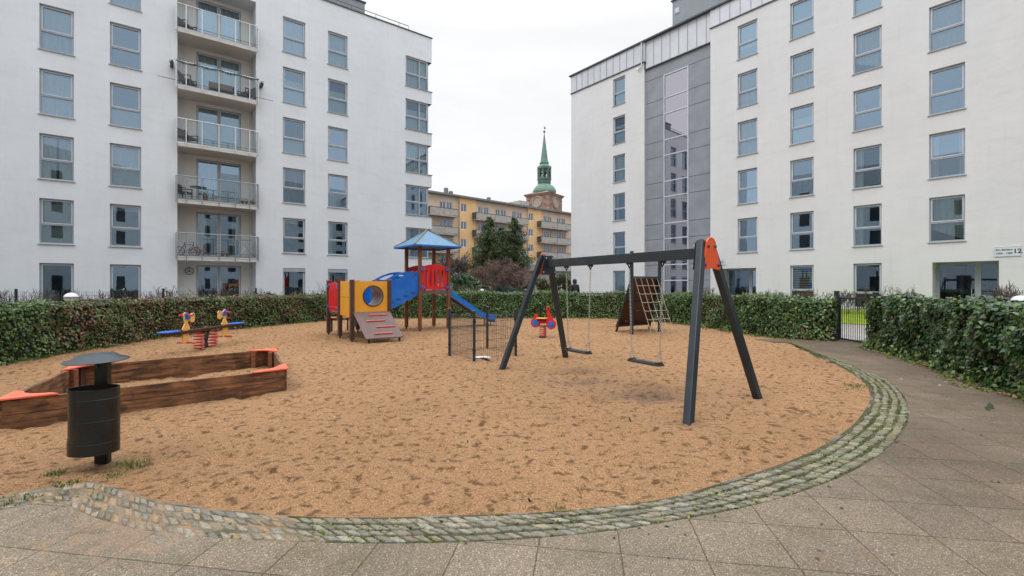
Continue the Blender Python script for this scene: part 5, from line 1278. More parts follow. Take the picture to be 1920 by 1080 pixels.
# ---- swings: seat on two chains
def link_ring(mb, c, a, b, ra=.021, rb=.013, r=.0042, n=8):
    mb.tube([c + a*(ra*math.cos(2*math.pi*i/n)) + b*(rb*math.sin(2*math.pi*i/n)) for i in range(n)], r, 4, closed=True)
def swing(px0, px1, zs, lab):
    p0, p1 = beam_at(px0), beam_at(px1); c = (p0+p1)/2; d = (p1-p0).normalized(); half = (p1-p0).length/2
    r = empty('swing', (c.x, c.y, 0), math.atan2(d.y, d.x), lab, 'swing', 'swings hanging from the beam')
    sl, sd2 = half*.88, .09
    out = []
    for k in range(24):
        t = 2*math.pi*k/24; cx, cy = math.cos(t), math.sin(t); out.append((math.copysign(abs(cx)**.35, cx)*(sl+.04), math.copysign(abs(cy)**.4, cy)*sd2))
    MB().prism(out, (0, 0, zs), (1, 0, 0), (0, 1, 0), .03).build('seat', 'rubber', r, bevel=.008)
    MB().prism([(x*.8, y*.6) for x, y in out], (0, 0, zs+.02), (1, 0, 0), (0, 1, 0), .012).build('seat_pad', 'rubber', r, bevel=.004)
    ztop_ = ZB - .0775
    for s_ in (-1, 1):
        MB().box(s_*half-.045, s_*half+.045, -.03, .03, ztop_-.03, ztop_-.001).tube([(s_*half-.03, 0, ztop_-.03), (s_*half, 0, ztop_-.09), (s_*half+.03, 0, ztop_-.03)], .012, 6).build('hanger', 'black_metal', r)
        ch = MB(); top = Vector((s_*half, 0, ztop_-.10)); yk = Vector((s_*sl*.97, 0, zs+.22)); 
        for (a_, b_) in ((top, yk), (yk + Vector((0, .012, 0)), Vector((s_*sl*.92, .05, zs+.03))), (yk - Vector((0, .012, 0)), Vector((s_*sl*.92, -.05, zs+.03)))):
            dv = (b_-a_); L_ = dv.length; dv = dv/L_; n = int(L_/.033); x_ = Vector((0, 1, 0)).cross(dv).normalized(); y_ = dv.cross(x_)
            for i in range(n+1):
                tw = R(45) + (R(90) if i % 2 else 0); bv = x_*math.cos(tw) + y_*math.sin(tw); link_ring(ch, a_ + dv*(L_*(i+.5)/(n+1)), dv, bv)
        ch.build('chain', 'chain', r)
        MB().box(s_*sl*.92-.025, s_*sl*.92+.025, -.06, .06, zs+.015, zs+.035).build('bracket', 'black_metal', r)
swing(1062, 1107, .40, 'black swing with the seat further from the camera'); swing(1180, 1242, .42, 'black swing with the seat nearer the camera')

# ---- timber sandpit (four corners taken on its top edge)
hS = .345
c4 = [G(538, 693, hS), G(515, 654.5, hS), G(139, 686.5, hS), G(-4, 752, hS)]     # front right, back right, back left, front left
sp_c = sum(c4, Vector((0, 0, 0)))/4; sp_c.z = 0
sb = empty('sandpit', sp_c, 0, 'low weathered timber sandpit with orange corner seats, left of the sand', 'sandpit')
def bx_board(a, b, z0, z1, th, inward):
    a, b = Vector(a), Vector(b); d = (b-a).normalized(); n_ = Vector((-d.y, d.x, 0)); 
    if n_.dot(inward) < 0: n_ = -n_
    return MB().hexa([(a.x, a.y, z0), (b.x, b.y, z0), (b.x+n_.x*th, b.y+n_.y*th, z0), (a.x+n_.x*th, a.y+n_.y*th, z0), (a.x, a.y, z1), (b.x, b.y, z1), (b.x+n_.x*th, b.y+n_.y*th, z1), (a.x+n_.x*th, a.y+n_.y*th, z1)])
for i in range(4):
    a, b = c4[i]-sp_c, c4[(i+1) % 4]-sp_c; a.z = b.z = 0; inw = -(a+b)/2; d = (b-a).normalized()
    for k, (z0, z1) in enumerate(((-.1, .165), (.17, hS-.002))):
        o = bx_board(a + d*.004, b - d*.06, z0, z1, .045, inw)
        me = MB(); L_ = (b-a).length     # board in its own frame so the grain runs along it
        me.box(0, L_-.06, 0, .045, z0, z1); oo = me.build('board', 'plank' if (k == 0 or i in (0, 2, 3)) else 'plank', sb, bevel=.006)
        n_ = Vector((-d.y, d.x, 0)); flip = n_.dot(inw) < 0
        oo.location = a + d*.03 + (n_*(-.045) if flip else Vector((0, 0, 0))); oo.rotation_euler = (0, 0, math.atan2(d.y, d.x))
for i in range(4):
    p = c4[i]-sp_c; p.z = 0; da = (c4[(i+1) % 4]-c4[i]).normalized(); db = (c4[i-1]-c4[i]).normalized(); s_ = .50
    # concave edged corner seat
    pts = [(-.02, -.02), (s_, -.02)]
    for k in range(1, 8): t = k/8; pts.append((s_*(1-t)*.92 + .0 + .08*t*s_ - .10*math.sin(math.pi*t)*.9 + .03, s_*t*.92 + .08*(1-t)*s_ - .10*math.sin(math.pi*t)*.9 + .03))
    pts += [(-.02, s_)]
    q = [p + da*x + db*y for x, y in pts]; m_ = MB(); nq = len(q); 
    m_.v = [(v.x, v.y, hS) for v in q] + [(v.x, v.y, hS+.022) for v in q]; cw = (da.x*db.y - da.y*db.x) > 0
    f0, f1 = tuple(range(nq)), tuple(range(nq, 2*nq)); m_.f = [f0[::-1] if cw else f0, f1 if cw else f1[::-1]] + [((i_, (i_+1) % nq, nq+(i_+1) % nq, nq+i_) if cw else (nq+i_, nq+(i_+1) % nq, (i_+1) % nq, i_)) for i_ in range(nq)]
    m_.build('corner_seat', 'orange_old', sb, bevel=.004)
    for dd, ee in ((da, db), (db, da)):
        q = p + dd*(s_-.12) + ee*.09; MB().box(q.x-.04, q.x+.04, q.y-.04, q.y+.04, -.1, hS-.003).build('seat_post', 'plank_top', sb, bevel=.005)
    q = p + da*.1 + db*.1; MB().box(q.x-.04, q.x+.04, q.y-.04, q.y+.04, -.1, hS-.003).build('corner_post', 'wood_dark', sb)
    MB().tube([p + da*.40 + db*.02, p + db*.40 + da*.02], .005, 4).build('tie_rod', 'black_metal', sb) if False else None

# ---- litter bin with lid
bp = G(193, 869); br_ = empty('litter_bin', bp, R(8), 'dented black steel litter bin with a raised round lid on a post', 'litter bin')
MB().box(-.055, .055, -.03, .03, -.05, 1.0).build('post', 'black_metal', br_, bevel=.006)
n = 40; rx, ry = .190, .150; zb0, zb1 = .168, .74
mb = MB(); prof = []
rings = [(zb0, 1.0), (zb0+.01, 1.0), (.255, 1.0), (.262, 1.0), (.265, 1.012), (.268, 1.0), (.275, 1.0), (.45, 1.0), (.457, 1.0), (.460, 1.012), (.463, 1.0), (.47, 1.0), (.64, 1.0), (.645, 1.0), (.650, 1.02), (.655, 1.0), (.66, 1.0), (zb1-.01, 1.0), (zb1-.006, 1.0), (zb1, 1.015)]
cx_, cy_ = .042, -.172
for (z, s_) in rings:
    for i in range(n):
        t = 2*math.pi*i/n; x, y = rx*s_*math.cos(t), ry*s_*math.sin(t)
        dn = math.exp(-((x + .15)/.07)**2 - ((z-.53)/.11)**2) * (y < .02) * .035 + math.exp(-((x+.08)/.04)**2 - ((z-.60)/.16)**2)*(y < 0)*.018
        mb.v.append((x + cx_ + dn*.5, y + cy_ + dn*1.0, z))
for k in range(len(rings)-1):
    for i in range(n): mb.f.append((k*n+i, k*n+(i+1) % n, (k+1)*n+(i+1) % n, (k+1)*n+i))
b0 = len(mb.v)
for z, s_ in ((zb1, .965), (zb0+.02, .965)):
    for i in range(n): t = 2*math.pi*i/n; mb.v.append((rx*s_*math.cos(t)+cx_, ry*s_*math.sin(t)+cy_, z))
L0 = (len(rings)-1)*n
for i in range(n): mb.f.append((L0+i, L0+(i+1) % n, b0+(i+1) % n, b0+i)); mb.f.append((b0+i, b0+(i+1) % n, b0+n+(i+1) % n, b0+n+i))
mb.f.append(tuple(b0+n+i for i in range(n))); mb.f.append(tuple(range(n))[::-1])
mb.build('bin_body', 'black_metal', br_, smooth=True)
MB().tube([(0, -.02, .62), (cx_*.3, -.05, .62)], .02, 8).tube([(0, -.02, .28), (cx_*.3, -.05, .28)], .02, 8).build('bracket', 'black_metal', br_)
ld = MB().lathe([(.0, .055), (.12, .053), (.14, .048), (.175, .022), (.238, .0), (.246, -.006), (.238, -.012), (.16, .004), (0, .02)], (0, 0, 0), 36, sx=1.0, sy=.92).build('lid', 'dark_metal', br_, smooth=True)
ld.location = (.0, -.08, .975); ld.rotation_euler = (R(2), R(-1.5), 0)
MB().tube([(-.02, -.02, .9), (-.03, -.05, .97)], .02, 8).build('lid_bracket', 'black_metal', br_)
MB().tube([(cx_-.145, cy_-.075, .49), (cx_-.155, cy_-.09, .49)], .006, 8).build('rivet', 'eye', br_)

# ---- small wire enclosure round the drain
ep = [G(843, 664), G(889, 677), G(967, 667), G(914, 654)]; ec = sum(ep, Vector((0, 0, 0)))/4
en = empty('wire_enclosure', ec, 0, 'small square of anthracite posts and wire mesh panels in the sand', 'fence')
for i, p in enumerate(ep):
    q = p-ec; MB().box(q.x-.03, q.x+.03, q.y-.03, q.y+.03, -.1, 1.09).build('post', 'dark_metal', en, bevel=.003); MB().box(q.x-.034, q.x+.034, q.y-.034, q.y+.034, 1.09, 1.105).build('post_cap', 'grey_metal', en)
    for z in (.22, .85): MB().box(q.x-.036, q.x+.036, q.y-.036, q.y+.036, z, z+.03).build('clamp', 'black_metal', en)
    a, b = q, ep[(i+1) % 4]-ec; mesh_panel(a, b, .04, .98, .05, .2, .0028).build('mesh_panel', 'flash', en)
bag = MB(); p = G(903, 672)
for k in range(9):
    for j in range(7): bag.v.append(((k-4)*.05, (j-3)*.035, .012 + .05*abs(mnoise.noise(Vector((k*.7, j*.7, 2))))*math.sin(math.pi*(k+.5)/9)))
for k in range(8):
    for j in range(6): bag.f.append((k*7+j, (k+1)*7+j, (k+1)*7+j+1, k*7+j+1))
o = bag.build('crumpled_wrapper', 'white', None, smooth=True); o.location = (p.x, p.y, .01); tag(o, 'crumpled white plastic wrapper on the sand inside the wire enclosure', 'litter')

# ---- climbing frame: leaning board one side, rope net the other
q1, q2 = G(1184.5, 627), G(1236, 622); q2 = q1 + Vector((math.cos(TH), math.sin(TH), 0)) * ((q2-q1).length); cc = (q1+q2)/2
cf = empty('climbing_frame', cc, 0, 'black climbing frame with dark brown leaning board and rope net behind the swings', 'climbing frame')
for q, zt_ in ((q1, 2.80), (q2, 2.70)): v = q-cc; MB().box(v.x-.05, v.x+.05, v.y-.05, v.y+.05, -.1, zt_).build('post', 'dark_metal', cf, bevel=.006)
a, b = q1-cc, q2-cc; zb_ = 1.93
MB().bar(P3(a, zb_), P3(b, zb_), .05).build('top_bar', 'dark_metal', cf)
bo = Vector((-.33, .95, 0)); bo2 = Vector((-.10, 1.0, 0))
A0, B0 = P3(a + bo, .16), P3(b + bo2, .16)
MB().hexa([A0 + Vector((.02, .02, 0)), B0 + Vector((.02, .02, 0)), B0 + Vector((0, .05, 0)), A0 + Vector((0, .05, 0)), P3(a, zb_-.03), P3(b, zb_-.03), P3(b + Vector((0, .03, 0)), zb_-.03), P3(a + Vector((0, .03, 0)), zb_-.03)]).build('climbing_board', 'dark_board', cf)
MB().bar(A0 + Vector((0, 0, -.24)), P3(a, zb_), .055).build('side_rail', 'dark_metal', cf); MB().bar(B0 + Vector((0, 0, -.24)), P3(b, zb_), .055).build('side_rail', 'dark_metal', cf)
MB().bar(A0.lerp(P3(a, zb_), .03) + Vector((.02, -.05, 0)), B0.lerp(P3(b, zb_), .03) + Vector((.02, -.05, 0)), .05).bar(A0.lerp(P3(a, zb_), .5) + Vector((.01, -.04, 0)), B0.lerp(P3(b, zb_), .5) + Vector((.01, -.04, 0)), .04).build('cross_bar', 'dark_metal', cf)
for tt, ss in ((.2, .12), (.24, .12), (.45, .33), (.5, .33), (.75, .55), (.3, .7)):
    c = A0.lerp(B0, tt).lerp(P3(a, zb_).lerp(P3(b, zb_), tt), ss) + Vector((.03, -.04, 0)); MB().tube([c, c + Vector((.01, -.02, 0))], .014, 6).build('bolt', 'white_metal', cf)
no = Vector((.36, -.56, 0)); ntp = []; nbt = []; net = MB(); rg = MB()
for i in range(5):
    t = .10 + .80*i/4 if i else .10
    tp_, bt_ = P3(a.lerp(b, t), zb_), P3(a.lerp(b, t) + no + (b-a).normalized()*.10, -.02); ntp.append(tp_); nbt.append(bt_)
    mid_ = tp_.lerp(bt_, .5) + Vector((0, 0, -.03)); net.tube([tp_, tp_.lerp(bt_, .25) + Vector((0, 0, -.02)), mid_, bt_], .0085, 5)
for k in range(1, 6):
    s_ = k*.145
    for i in range(4):
        p_, r_ = ntp[i].lerp(nbt[i], s_), ntp[i+1].lerp(nbt[i+1], s_); net.tube([p_, p_.lerp(r_, .5) + Vector((0, 0, -.015)), r_], .0085, 5)
    for i in range(5): q = ntp[i].lerp(nbt[i], s_); rg.lathe([(.0, -.018), (.018, -.01), (.018, .01), (0, .018)], q, 6)
net.build('climbing_net', 'rope', cf); rg.build('net_joint', 'rope', cf)

# ---- play tower: low tunnel house, bridge, roofed tower and slide (local frame turned by TH)
po = G(660, 641); pt_ = empty('play_tower', po, TH, 'wooden play tower with blue pyramid roof, blue slide, yellow tunnel box and climbing ramp', 'play tower')
def post(x, y, z1, mat='wood', s=.10, cap=False):
    MB().box(x-s/2, x+s/2, y-s/2, y+s/2, .06, z1).build('post', mat, pt_, bevel=.012); MB().tube([(x, y, -.1), (x, y, .07)], .025, 6).build('post_anchor', 'black_metal', pt_)
    if cap: MB().box(x-s/2-.005, x+s/2+.005, y-s/2-.005, y+s/2+.005, z1, z1+.02).build('post_cap', 'red', pt_, bevel=.005)
for x, y in ((0, 0), (0, 1.22), (0, 2.55)): post(x, y, 1.80, 'wood_dark', .12, cap=True)
for x, y in ((1.12, 0), (1.12, 1.25), (1.12, 3.0)): post(x, y, 1.80, 'wood_dark', .12, cap=True)
tx0, tx1, ty0, ty1 = 2.95, 4.10, 1.75, 2.95
for x, y in ((tx0, ty0), (tx1, ty0), (tx0, ty1), (tx1, ty1)): post(x, y, 3.12, 'wood', .115)
# decks
MB().box(.0, 1.12, .0, 3.0, .74, .79).build('low_deck', 'brown_board', pt_); MB().box(tx0, tx1, ty0, ty1, 1.38, 1.44).build('high_deck', 'brown_board', pt_)
MB().box(tx0+.06, tx1-.06, ty0-.03, ty0+.01, 1.33, 1.47).build('deck_edge', 'brown_board', pt_)
# yellow boards: one with a round tunnel mouth
cxh, czh, rh = .62, 1.33, .295
circ = [(cxh + rh*math.cos(2*math.pi*k/32), czh + rh*math.sin(2*math.pi*k/32)) for k in range(32)]
MB().prism([(.055, .86), (1.065, .86), (1.065, 1.775), (.055, 1.775)], (0, -.01, 0), (1, 0, 0), (0, 0, 1), .022, holes=[circ[::-1]]).build('tunnel_board', 'yellow', pt_)
ring_ = [Vector((cxh + (rh+.005)*math.cos(2*math.pi*k/32), -.03, czh + (rh+.005)*math.sin(2*math.pi*k/32))) for k in range(32)]
MB().tube(ring_, .017, 8, closed=True).build('tunnel_rim', 'rubber', pt_, smooth=True)
tb_ = MB(); n = 32
for y in (-.02, .75):
    for k in range(n): tb_.v.append((cxh + (rh-.008)*math.cos(2*math.pi*k/n), y, czh + (rh-.008)*math.sin(2*math.pi*k/n)))
for k in range(n): tb_.f.append((k, n+k, n+(k+1) % n, (k+1) % n))
tb_.build('tunnel_tube', 'tube', pt_, smooth=True)
MB().box(-.012, .010, .055, 1.165, .72, 1.29).build('side_board', 'yellow', pt_, bevel=.004); MB().box(-.012, .010, .055, 1.165, 1.30, 1.775).build('side_board', 'yellow', pt_, bevel=.004)
MB().box(1.11, 1.13, .06, 1.19, .72, 1.775).build('side_board', 'yellow', pt_, bevel=.004)
def slat_panel(O, U, wd, z0, z1, parent, arch=.09, slots=5):
    pts = [(0.02, z0), (wd-.02, z0)]
    top = [(wd-.02, z1-arch*.55)]
    for k in range(11): t = 1-k/10; top.append((wd*(.06+.88*t), z1 - arch + arch*(math.sin(math.pi*t)**.8) * (1.0) + (.0)))
    top.append((.02, z1-arch*.55)); hl = []
    for s_ in range(slots):
        cx = wd*(.2 + .6*s_/(slots-1)); w_ = wd*.032; zl, zh = z0+.15, z1-.24
        hl.append([(cx-w_, zl), (cx-w_, zh), (cx-w_*.5, zh+.03), (cx+w_*.5, zh+.03), (cx+w_, zh), (cx+w_, zl), (cx+w_*.5, zl-.03), (cx-w_*.5, zl-.03)])
    return MB().prism(pts + top, O, U, (0, 0, 1), .022, holes=hl).build('slatted_board', 'red', parent)
def clips(x0, y0, x1, y1, z0, z1, w_=.07):
    for (x, y, dx_, dy_) in ((x0, y0, x1-x0, y1-y0), (x1, y1, x0-x1, y0-y1)):
        L_ = math.hypot(dx_, dy_); ux, uy = dx_/L_, dy_/L_
        for z in (z0+.08, z1-.18): MB().bar((x-ux*.02, y-uy*.02-.03, z), (x+ux*.11, y+uy*.11-.03, z), .05, .09).build('board_clip', 'blue', pt_, bevel=.006)
slat_panel((tx0+.05, ty0-.01, 0), (1, 0, 0), tx1-tx0-.1, 1.50, 2.42, pt_, slots=5); clips(tx0+.03, ty0-.04, tx1-.03, ty0-.04, 1.50, 2.42)
slat_panel((tx0+.05, ty1+.01, 0), (1, 0, 0), tx1-tx0-.1, 1.50, 2.42, pt_, slots=5)
slat_panel((tx0, ty0+.75, 0), (0, 1, 0), .42, 1.9, 2.38, pt_, slots=2) if False else None
slat_panel((-.01, 1.28, 0), (0, 1, 0), 1.2, .82, 1.76, pt_, slots=5)
for z in (.95, 1.62): 
    for y in (1.33, 2.44): MB().box(-.06, -.025, y-.05, y+.05, z-.05, z+.05).build('board_clip', 'blue', pt_, bevel=.006)
# pyramid roof with ridge battens
rc = ((tx0+tx1)/2, (ty0+ty1)/2); re = .94; ze, za = 3.10, 3.74
cr = [(rc[0]-re, rc[1]-re, ze), (rc[0]+re, rc[1]-re, ze), (rc[0]+re, rc[1]+re, ze), (rc[0]-re, rc[1]+re, ze)]; ap_ = (rc[0], rc[1], za)
rm = MB(); 
for i in range(4):
    a_, b_ = Vector(cr[i]), Vector(cr[(i+1) % 4]); t_ = Vector(ap_); dn_ = Vector((0, 0, -.022)); 
    k0 = len(rm.v); rm.v += [tuple(a_), tuple(b_), tuple(t_), tuple(a_+dn_), tuple(b_+dn_), tuple(t_+dn_)]; rm.f += [(k0, k0+1, k0+2), (k0+5, k0+4, k0+3), (k0, k0+3, k0+4, k0+1)]
rf_ = rm.build('roof', 'roof_blue', pt_)
rb_ = MB()
M['batten'] = pm('weathered_batten', (.16, .13, .08), (.30, .25, .17), scale=12, rough=.8)
for i in range(4): rb_.bar(Vector(cr[i]) + Vector((0, 0, .01)), Vector(ap_) + Vector((0, 0, .015)), .05, .03)
rb_.build('ridge_batten', 'batten', rf_)
eb = MB()
for i in range(4): eb.bar(Vector(cr[i]) - Vector((0, 0, .035)), Vector(cr[(i+1) % 4]) - Vector((0, 0, .035)), .025, .05)
eb.build('eaves_board', 'blue', rf_)
# bridge: two curved blue side boards and a sloping deck from low to high
def bridge_side(y):
    x0, x1 = 1.14, tx0-.04; L_ = x1-x0; N_ = 12; up_, lo = [], []
    for k in range(N_+1):
        t = k/N_; up_.append((x0+L_*t, 1.50 + .62*math.sin(t*math.pi/2)**1.1 + .10*math.sin(t*math.pi))); lo.append((x0+L_*t, .63 + .72*(t**1.5)))
    def up_at(t): return 1.50 + .62*math.sin(t*math.pi/2)**1.1 + .10*math.sin(t*math.pi)
    slot = []
    for k in range(9): t = .42 + .30*k/8; slot.append((x0+L_*t, up_at(t)-.075))
    for k in range(8, -1, -1): t = .42 + .30*k/8; slot.append((x0+L_*t, up_at(t)-.075-.12*math.sin(math.pi*(k+.6)/9.2)))
    sl2 = [(x0+L_*.84, up_at(.84)-.10), (x0+L_*.95, up_at(.95)-.09), (x0+L_*.95, up_at(.95)-.13), (x0+L_*.84, up_at(.84)-.16)]
    b_ = MB().prism(lo + up_[::-1], (0, y, 0), (1, 0, 0), (0, 0, 1), .024, holes=[slot, sl2]).build('bridge_side', 'blue', pt_)
    st = MB()
    for k in range(6): t = .12 + .15*k; z = .80 + .70*(t**1.1)*.95; st.box(x0+L_*t-.1, x0+L_*t+.08, y-.02, y-.013, z, z+.018)
    st.build('step_slot', 'eye', b_)
bridge_side(ty0+.02); bridge_side(ty1-.02)
MB().hexa([(1.12, ty0+.05, .76), (tx0, ty0+.05, 1.38), (tx0, ty1-.05, 1.38), (1.12, ty1-.05, .76), (1.12, ty0+.05, .79), (tx0, ty0+.05, 1.42), (tx0, ty1-.05, 1.42), (1.12, ty1-.05, .79)]).build('bridge_deck', 'brown_board', pt_)
# climbing ramp with faded red grips
r0, r1, zr0, zr1 = .0, -.86, .855, .16
MB().hexa([(.02, r0-.06, zr0-.03), (.02, r1, zr1-.03), (1.12, r1, zr1-.03), (1.12, r0-.06, zr0-.03), (.02, r0-.06, zr0), (.02, r1, zr1), (1.12, r1, zr1), (1.12, r0-.06, zr0)][0:1] + [(1.12, r0-.06, zr0-.03), (1.22, r1, zr1-.03), (.12, r1, zr1-.03)] + [(.02, r0-.06, zr0), (1.12, r0-.06, zr0), (1.22, r1, zr1), (.12, r1, zr1)]).build('ramp', 'brown_board', pt_)
for k, (t, xo) in enumerate(((.14, .42), (.37, .26), (.61, .47), (.86, .30))):
    y = r0-.06 + (r1-r0+.06)*t; z = zr0 + (zr1-zr0)*t; xo += .1*t
    MB().bar((xo, y, z+.018), (xo+.56, y, z+.018), .045, .035).build('ramp_grip', 'pink', pt_, bevel=.012)
for x in (.22, 1.12): MB().tube([(x, r1+.04, -.1), (x, r1+.04, zr1-.02)], .03, 6).build('ramp_foot', 'black_metal', pt_)
# slide
sx0 = tx1 + .05; ys0, ys1 = ty0+.32, ty1-.32; Ls = 2.25
def slz(t): return 1.42 - 1.13*(min(t/.84, 1)**.97) - (.035*math.sin(math.pi*min(1, t/.84)))*0 + (.0 if t < .84 else 0)
K = 22; prof = []
for k in range(K+1):
    t = k/K; z = 1.42 + (.30-1.42)*min(1, t/.80) if t < .72 else None
    if z is None:
        q = (t-.72)/.28; za_ = 1.42 + (.30-1.42)*.9; z = za_ - .112*(1-(1-q)**2)*1.0
    prof.append((sx0 + Ls*t, z))
bed_ = MB()
for k in range(K):
    (xa, za1), (xb, zb1_) = prof[k], prof[k+1]; bed_.hexa([(xa, ys0, za1-.02), (xb, ys0, zb1_-.02), (xb, ys1, zb1_-.02), (xa, ys1, za1-.02), (xa, ys0, za1), (xb, ys0, zb1_), (xb, ys1, zb1_), (xa, ys1, za1)])
bed_.build('slide_bed', 'white_metal', pt_)
for y in (ys0-.02, ys1+.0):
    pts = [(x, z-.05) for x, z in prof] + [(x, z+.17) for x, z in prof[::-1]]
    MB().prism(pts, (0, y, 0), (1, 0, 0), (0, 0, 1), .035).build('slide_side', 'slide_blue', pt_, bevel=0)
MB().box(prof[-1][0]-.005, prof[-1][0]+.03, ys0-.035, ys1+.02, .14, .42).build('slide_end', 'slide_blue', pt_, bevel=.01)
for y in (ys0+.05, ys1-.05): MB().tube([(sx0+Ls*.93, y, -.1), (sx0+Ls*.93, y, .27)], .025, 6).build('slide_foot', 'wood_dark', pt_)
MB().bar((sx0+.25, (ys0+ys1)/2, 1.2), (sx0+Ls*.62, (ys0+ys1)/2, .5), .06, .06).build('slide_brace', 'wood_dark', pt_)
# stepping stools behind the low tower and bars at the back
for x, y, s_ in ((.42, 3.75, .34), (.95, 3.62, .34)):
    MB().box(x-s_/2, x+s_/2, y-.12, y+.12, .46, .50).build('step', 'pink', pt_, bevel=.01); MB().tube([(x, y, -.1), (x, y, .46)], .03, 6).build('step_post', 'black_metal', pt_)
for x, y in ((.7, 5.2), (1.6, 4.8)): MB().tube([(x, y, -.1), (x, y, 1.22)], .03, 8).build('grab_pole', 'dark_metal', pt_)
MB().tube([(.7, 5.2, 1.22), (1.6, 4.8, 1.22)], .025, 8).build('grab_bar', 'dark_metal', pt_)

# ---- spring rider shaped like a scooter
sr_p = G(1018, 632.5); sr = empty('spring_rider', sr_p, R(-18), 'red scooter shaped spring rider with blue wheel discs', 'spring rider')
coil = []
for k in range(110): t = k/110*5.2; coil.append((.105*math.cos(2*math.pi*t), .105*math.sin(2*math.pi*t), .02 + .33*k/110))
MB().tube(coil, .018, 6).build('spring', 'spring', sr, smooth=True)
MB().lathe([(.13, -.02), (.13, .02), (.03, .03)], (0, 0, 0), 16).lathe([(.12, 0), (.12, .03)], (0, 0, .35), 16).build('base_plate', 'black_metal', sr)
def disc(c, r, m_, th, nm, yy):
    MB().tube([(c[0], yy-th/2, c[1]), (c[0], yy+th/2, c[1])], r, 28).build(nm, m_, sr, bevel=.006)
for x, z in ((-.24, .46), (.27, .42)):
    disc((x, z), .155, 'red', .07, 'wheel', 0); disc((x, z), .105, 'blue', .085, 'wheel_disc', 0)
body = [(-.34, .50), (-.26, .72), (-.17, .73), (-.13, .60), (.10, .56), (.16, .62), (.13, .80), (.12, .98), (.21, .98), (.24, .74), (.36, .56), (.42, .50), (.42, .42), (.30, .40), (.10, .44), (-.12, .44)]
MB().prism(body, (0, -.014, 0), (1, 0, 0), (0, 0, 1), .03).build('body_board', 'red', sr, bevel=.008)
MB().box(-.20, .13, -.13, .13, .585, .62).build('seat', 'yellow', sr, bevel=.012); MB().box(-.16, .10, -.10, .10, .54, .583).build('seat_support', 'eye', sr)
MB().tube([(.16, -.17, .97), (.17, 0, .95), (.16, .17, .97)], .02, 8).build('handlebar', 'red', sr, smooth=True)
MB().tube([(.30, -.18, .45), (.30, .18, .45)], .02, 8).build('footrest', 'red', sr, smooth=True)

# ---- spring seesaw with two animal head boards
sA, sB = G(302, 629, .50), G(452, 607, .52); sA.z = sB.z = 0; sc_c = (sA+sB)/2; sL = (sB-sA).length; 
ss = empty('spring_seesaw', sc_c, math.atan2((sB-sA).y, (sB-sA).x), 'spring seesaw with two yellow animal head boards beyond the sandpit', 'seesaw')
pk = MB().bar((-sL/2+.3, 0, .50), (sL/2-.3, 0, .52), .13, .075); pk.build('plank', 'dark_board', ss, bevel=.01)
for s_ in (-1, 1):
    x = s_*(sL/2 - .23); pts = []
    for k in range(20): t = 2*math.pi*k/20; pts.append((x + .27*math.copysign(abs(math.cos(t))**.6, math.cos(t)), .15*math.copysign(abs(math.sin(t))**.7, math.sin(t))))
    MB().prism(pts, (0, 0, .555), (1, 0, 0), (0, 1, 0), .03).build('seat', 'blue', ss, bevel=.01); MB().box(x-.2, x+.2, -.06, .06, .46, .54).build('seat_support', 'wood_dark', ss)
    xb = s_*(sL/2-.78)
    head = [(-.09, -.36), (.05, -.36), (.07, .0), (.10, .05), (.03, .28), (.05, .40), (.10, .33), (.14, .28), (.20, .29), (.23, .35), (.22, .52), (.235, .56), (.20, .62), (.15, .63), (.11, .59), (.05, .60), (.02, .66), (-.04, .68), (-.08, .62), (-.07, .42), (-.05, .25), (-.12, .05), (-.10, 0)]
    hd = [((-s_)*u_*1.25, v_*(.66 if v_ > 0 else .9)) for u_, v_ in head]
    if s_ > 0: pass
    hb_ = MB().prism(hd, (xb, -.012, .54), (1, 0, 0), (0, 0, 1), .026).build('head_board', 'horse', ss, bevel=.005)
    MB().prism([(-s_*u_*1.25, v_*.66) for u_, v_ in ((-.05, .42), (.05, .40), (.10, .46), (.03, .64), (-.04, .66), (-.06, .60))], (xb, -.03, .54), (1, 0, 0), (0, 0, 1), .02).build('ear', 'blue', hb_, bevel=.004)
    MB().tube([(xb - s_*.225, -.035, .54+.385), (xb - s_*.225, -.028, .54+.385)], .022, 10).build('eye', 'eye', hb_); MB().tube([(xb - s_*.225, -.029, .54+.385), (xb - s_*.225, -.026, .54+.385)], .042, 12).build('eye_white', 'white', hb_)
    MB().tube([(xb, -.17, .54+.37), (xb, .17, .54+.37)], .022, 8).build('handle', 'red', ss, smooth=True); 
    MB().tube([(xb, -.20, .54-.30), (xb, .20, .54-.30)], .022, 8).lathe([(0, -.04), (.04, 0), (0, .04)], (xb, -.2, .24), 8).lathe([(0, -.04), (.04, 0), (0, .04)], (xb, .2, .24), 8).build('footrest', 'spring', ss, smooth=True)
for s_ in (-1, 1):
    coil = []
    for k in range(120): t = k/120*5.4; coil.append((s_*.26 + .105*math.cos(2*math.pi*t), .105*math.sin(2*math.pi*t), .01 + .42*k/120))
    MB().tube(coil, .019, 6).build('spring', 'spring', ss, smooth=True)
MB().bar((-.09, 0, .46), (.05, 0, .02), .05).bar((.09, 0, .46), (-.05, 0, .02), .05).build('cross_brace', 'dark_metal', ss)
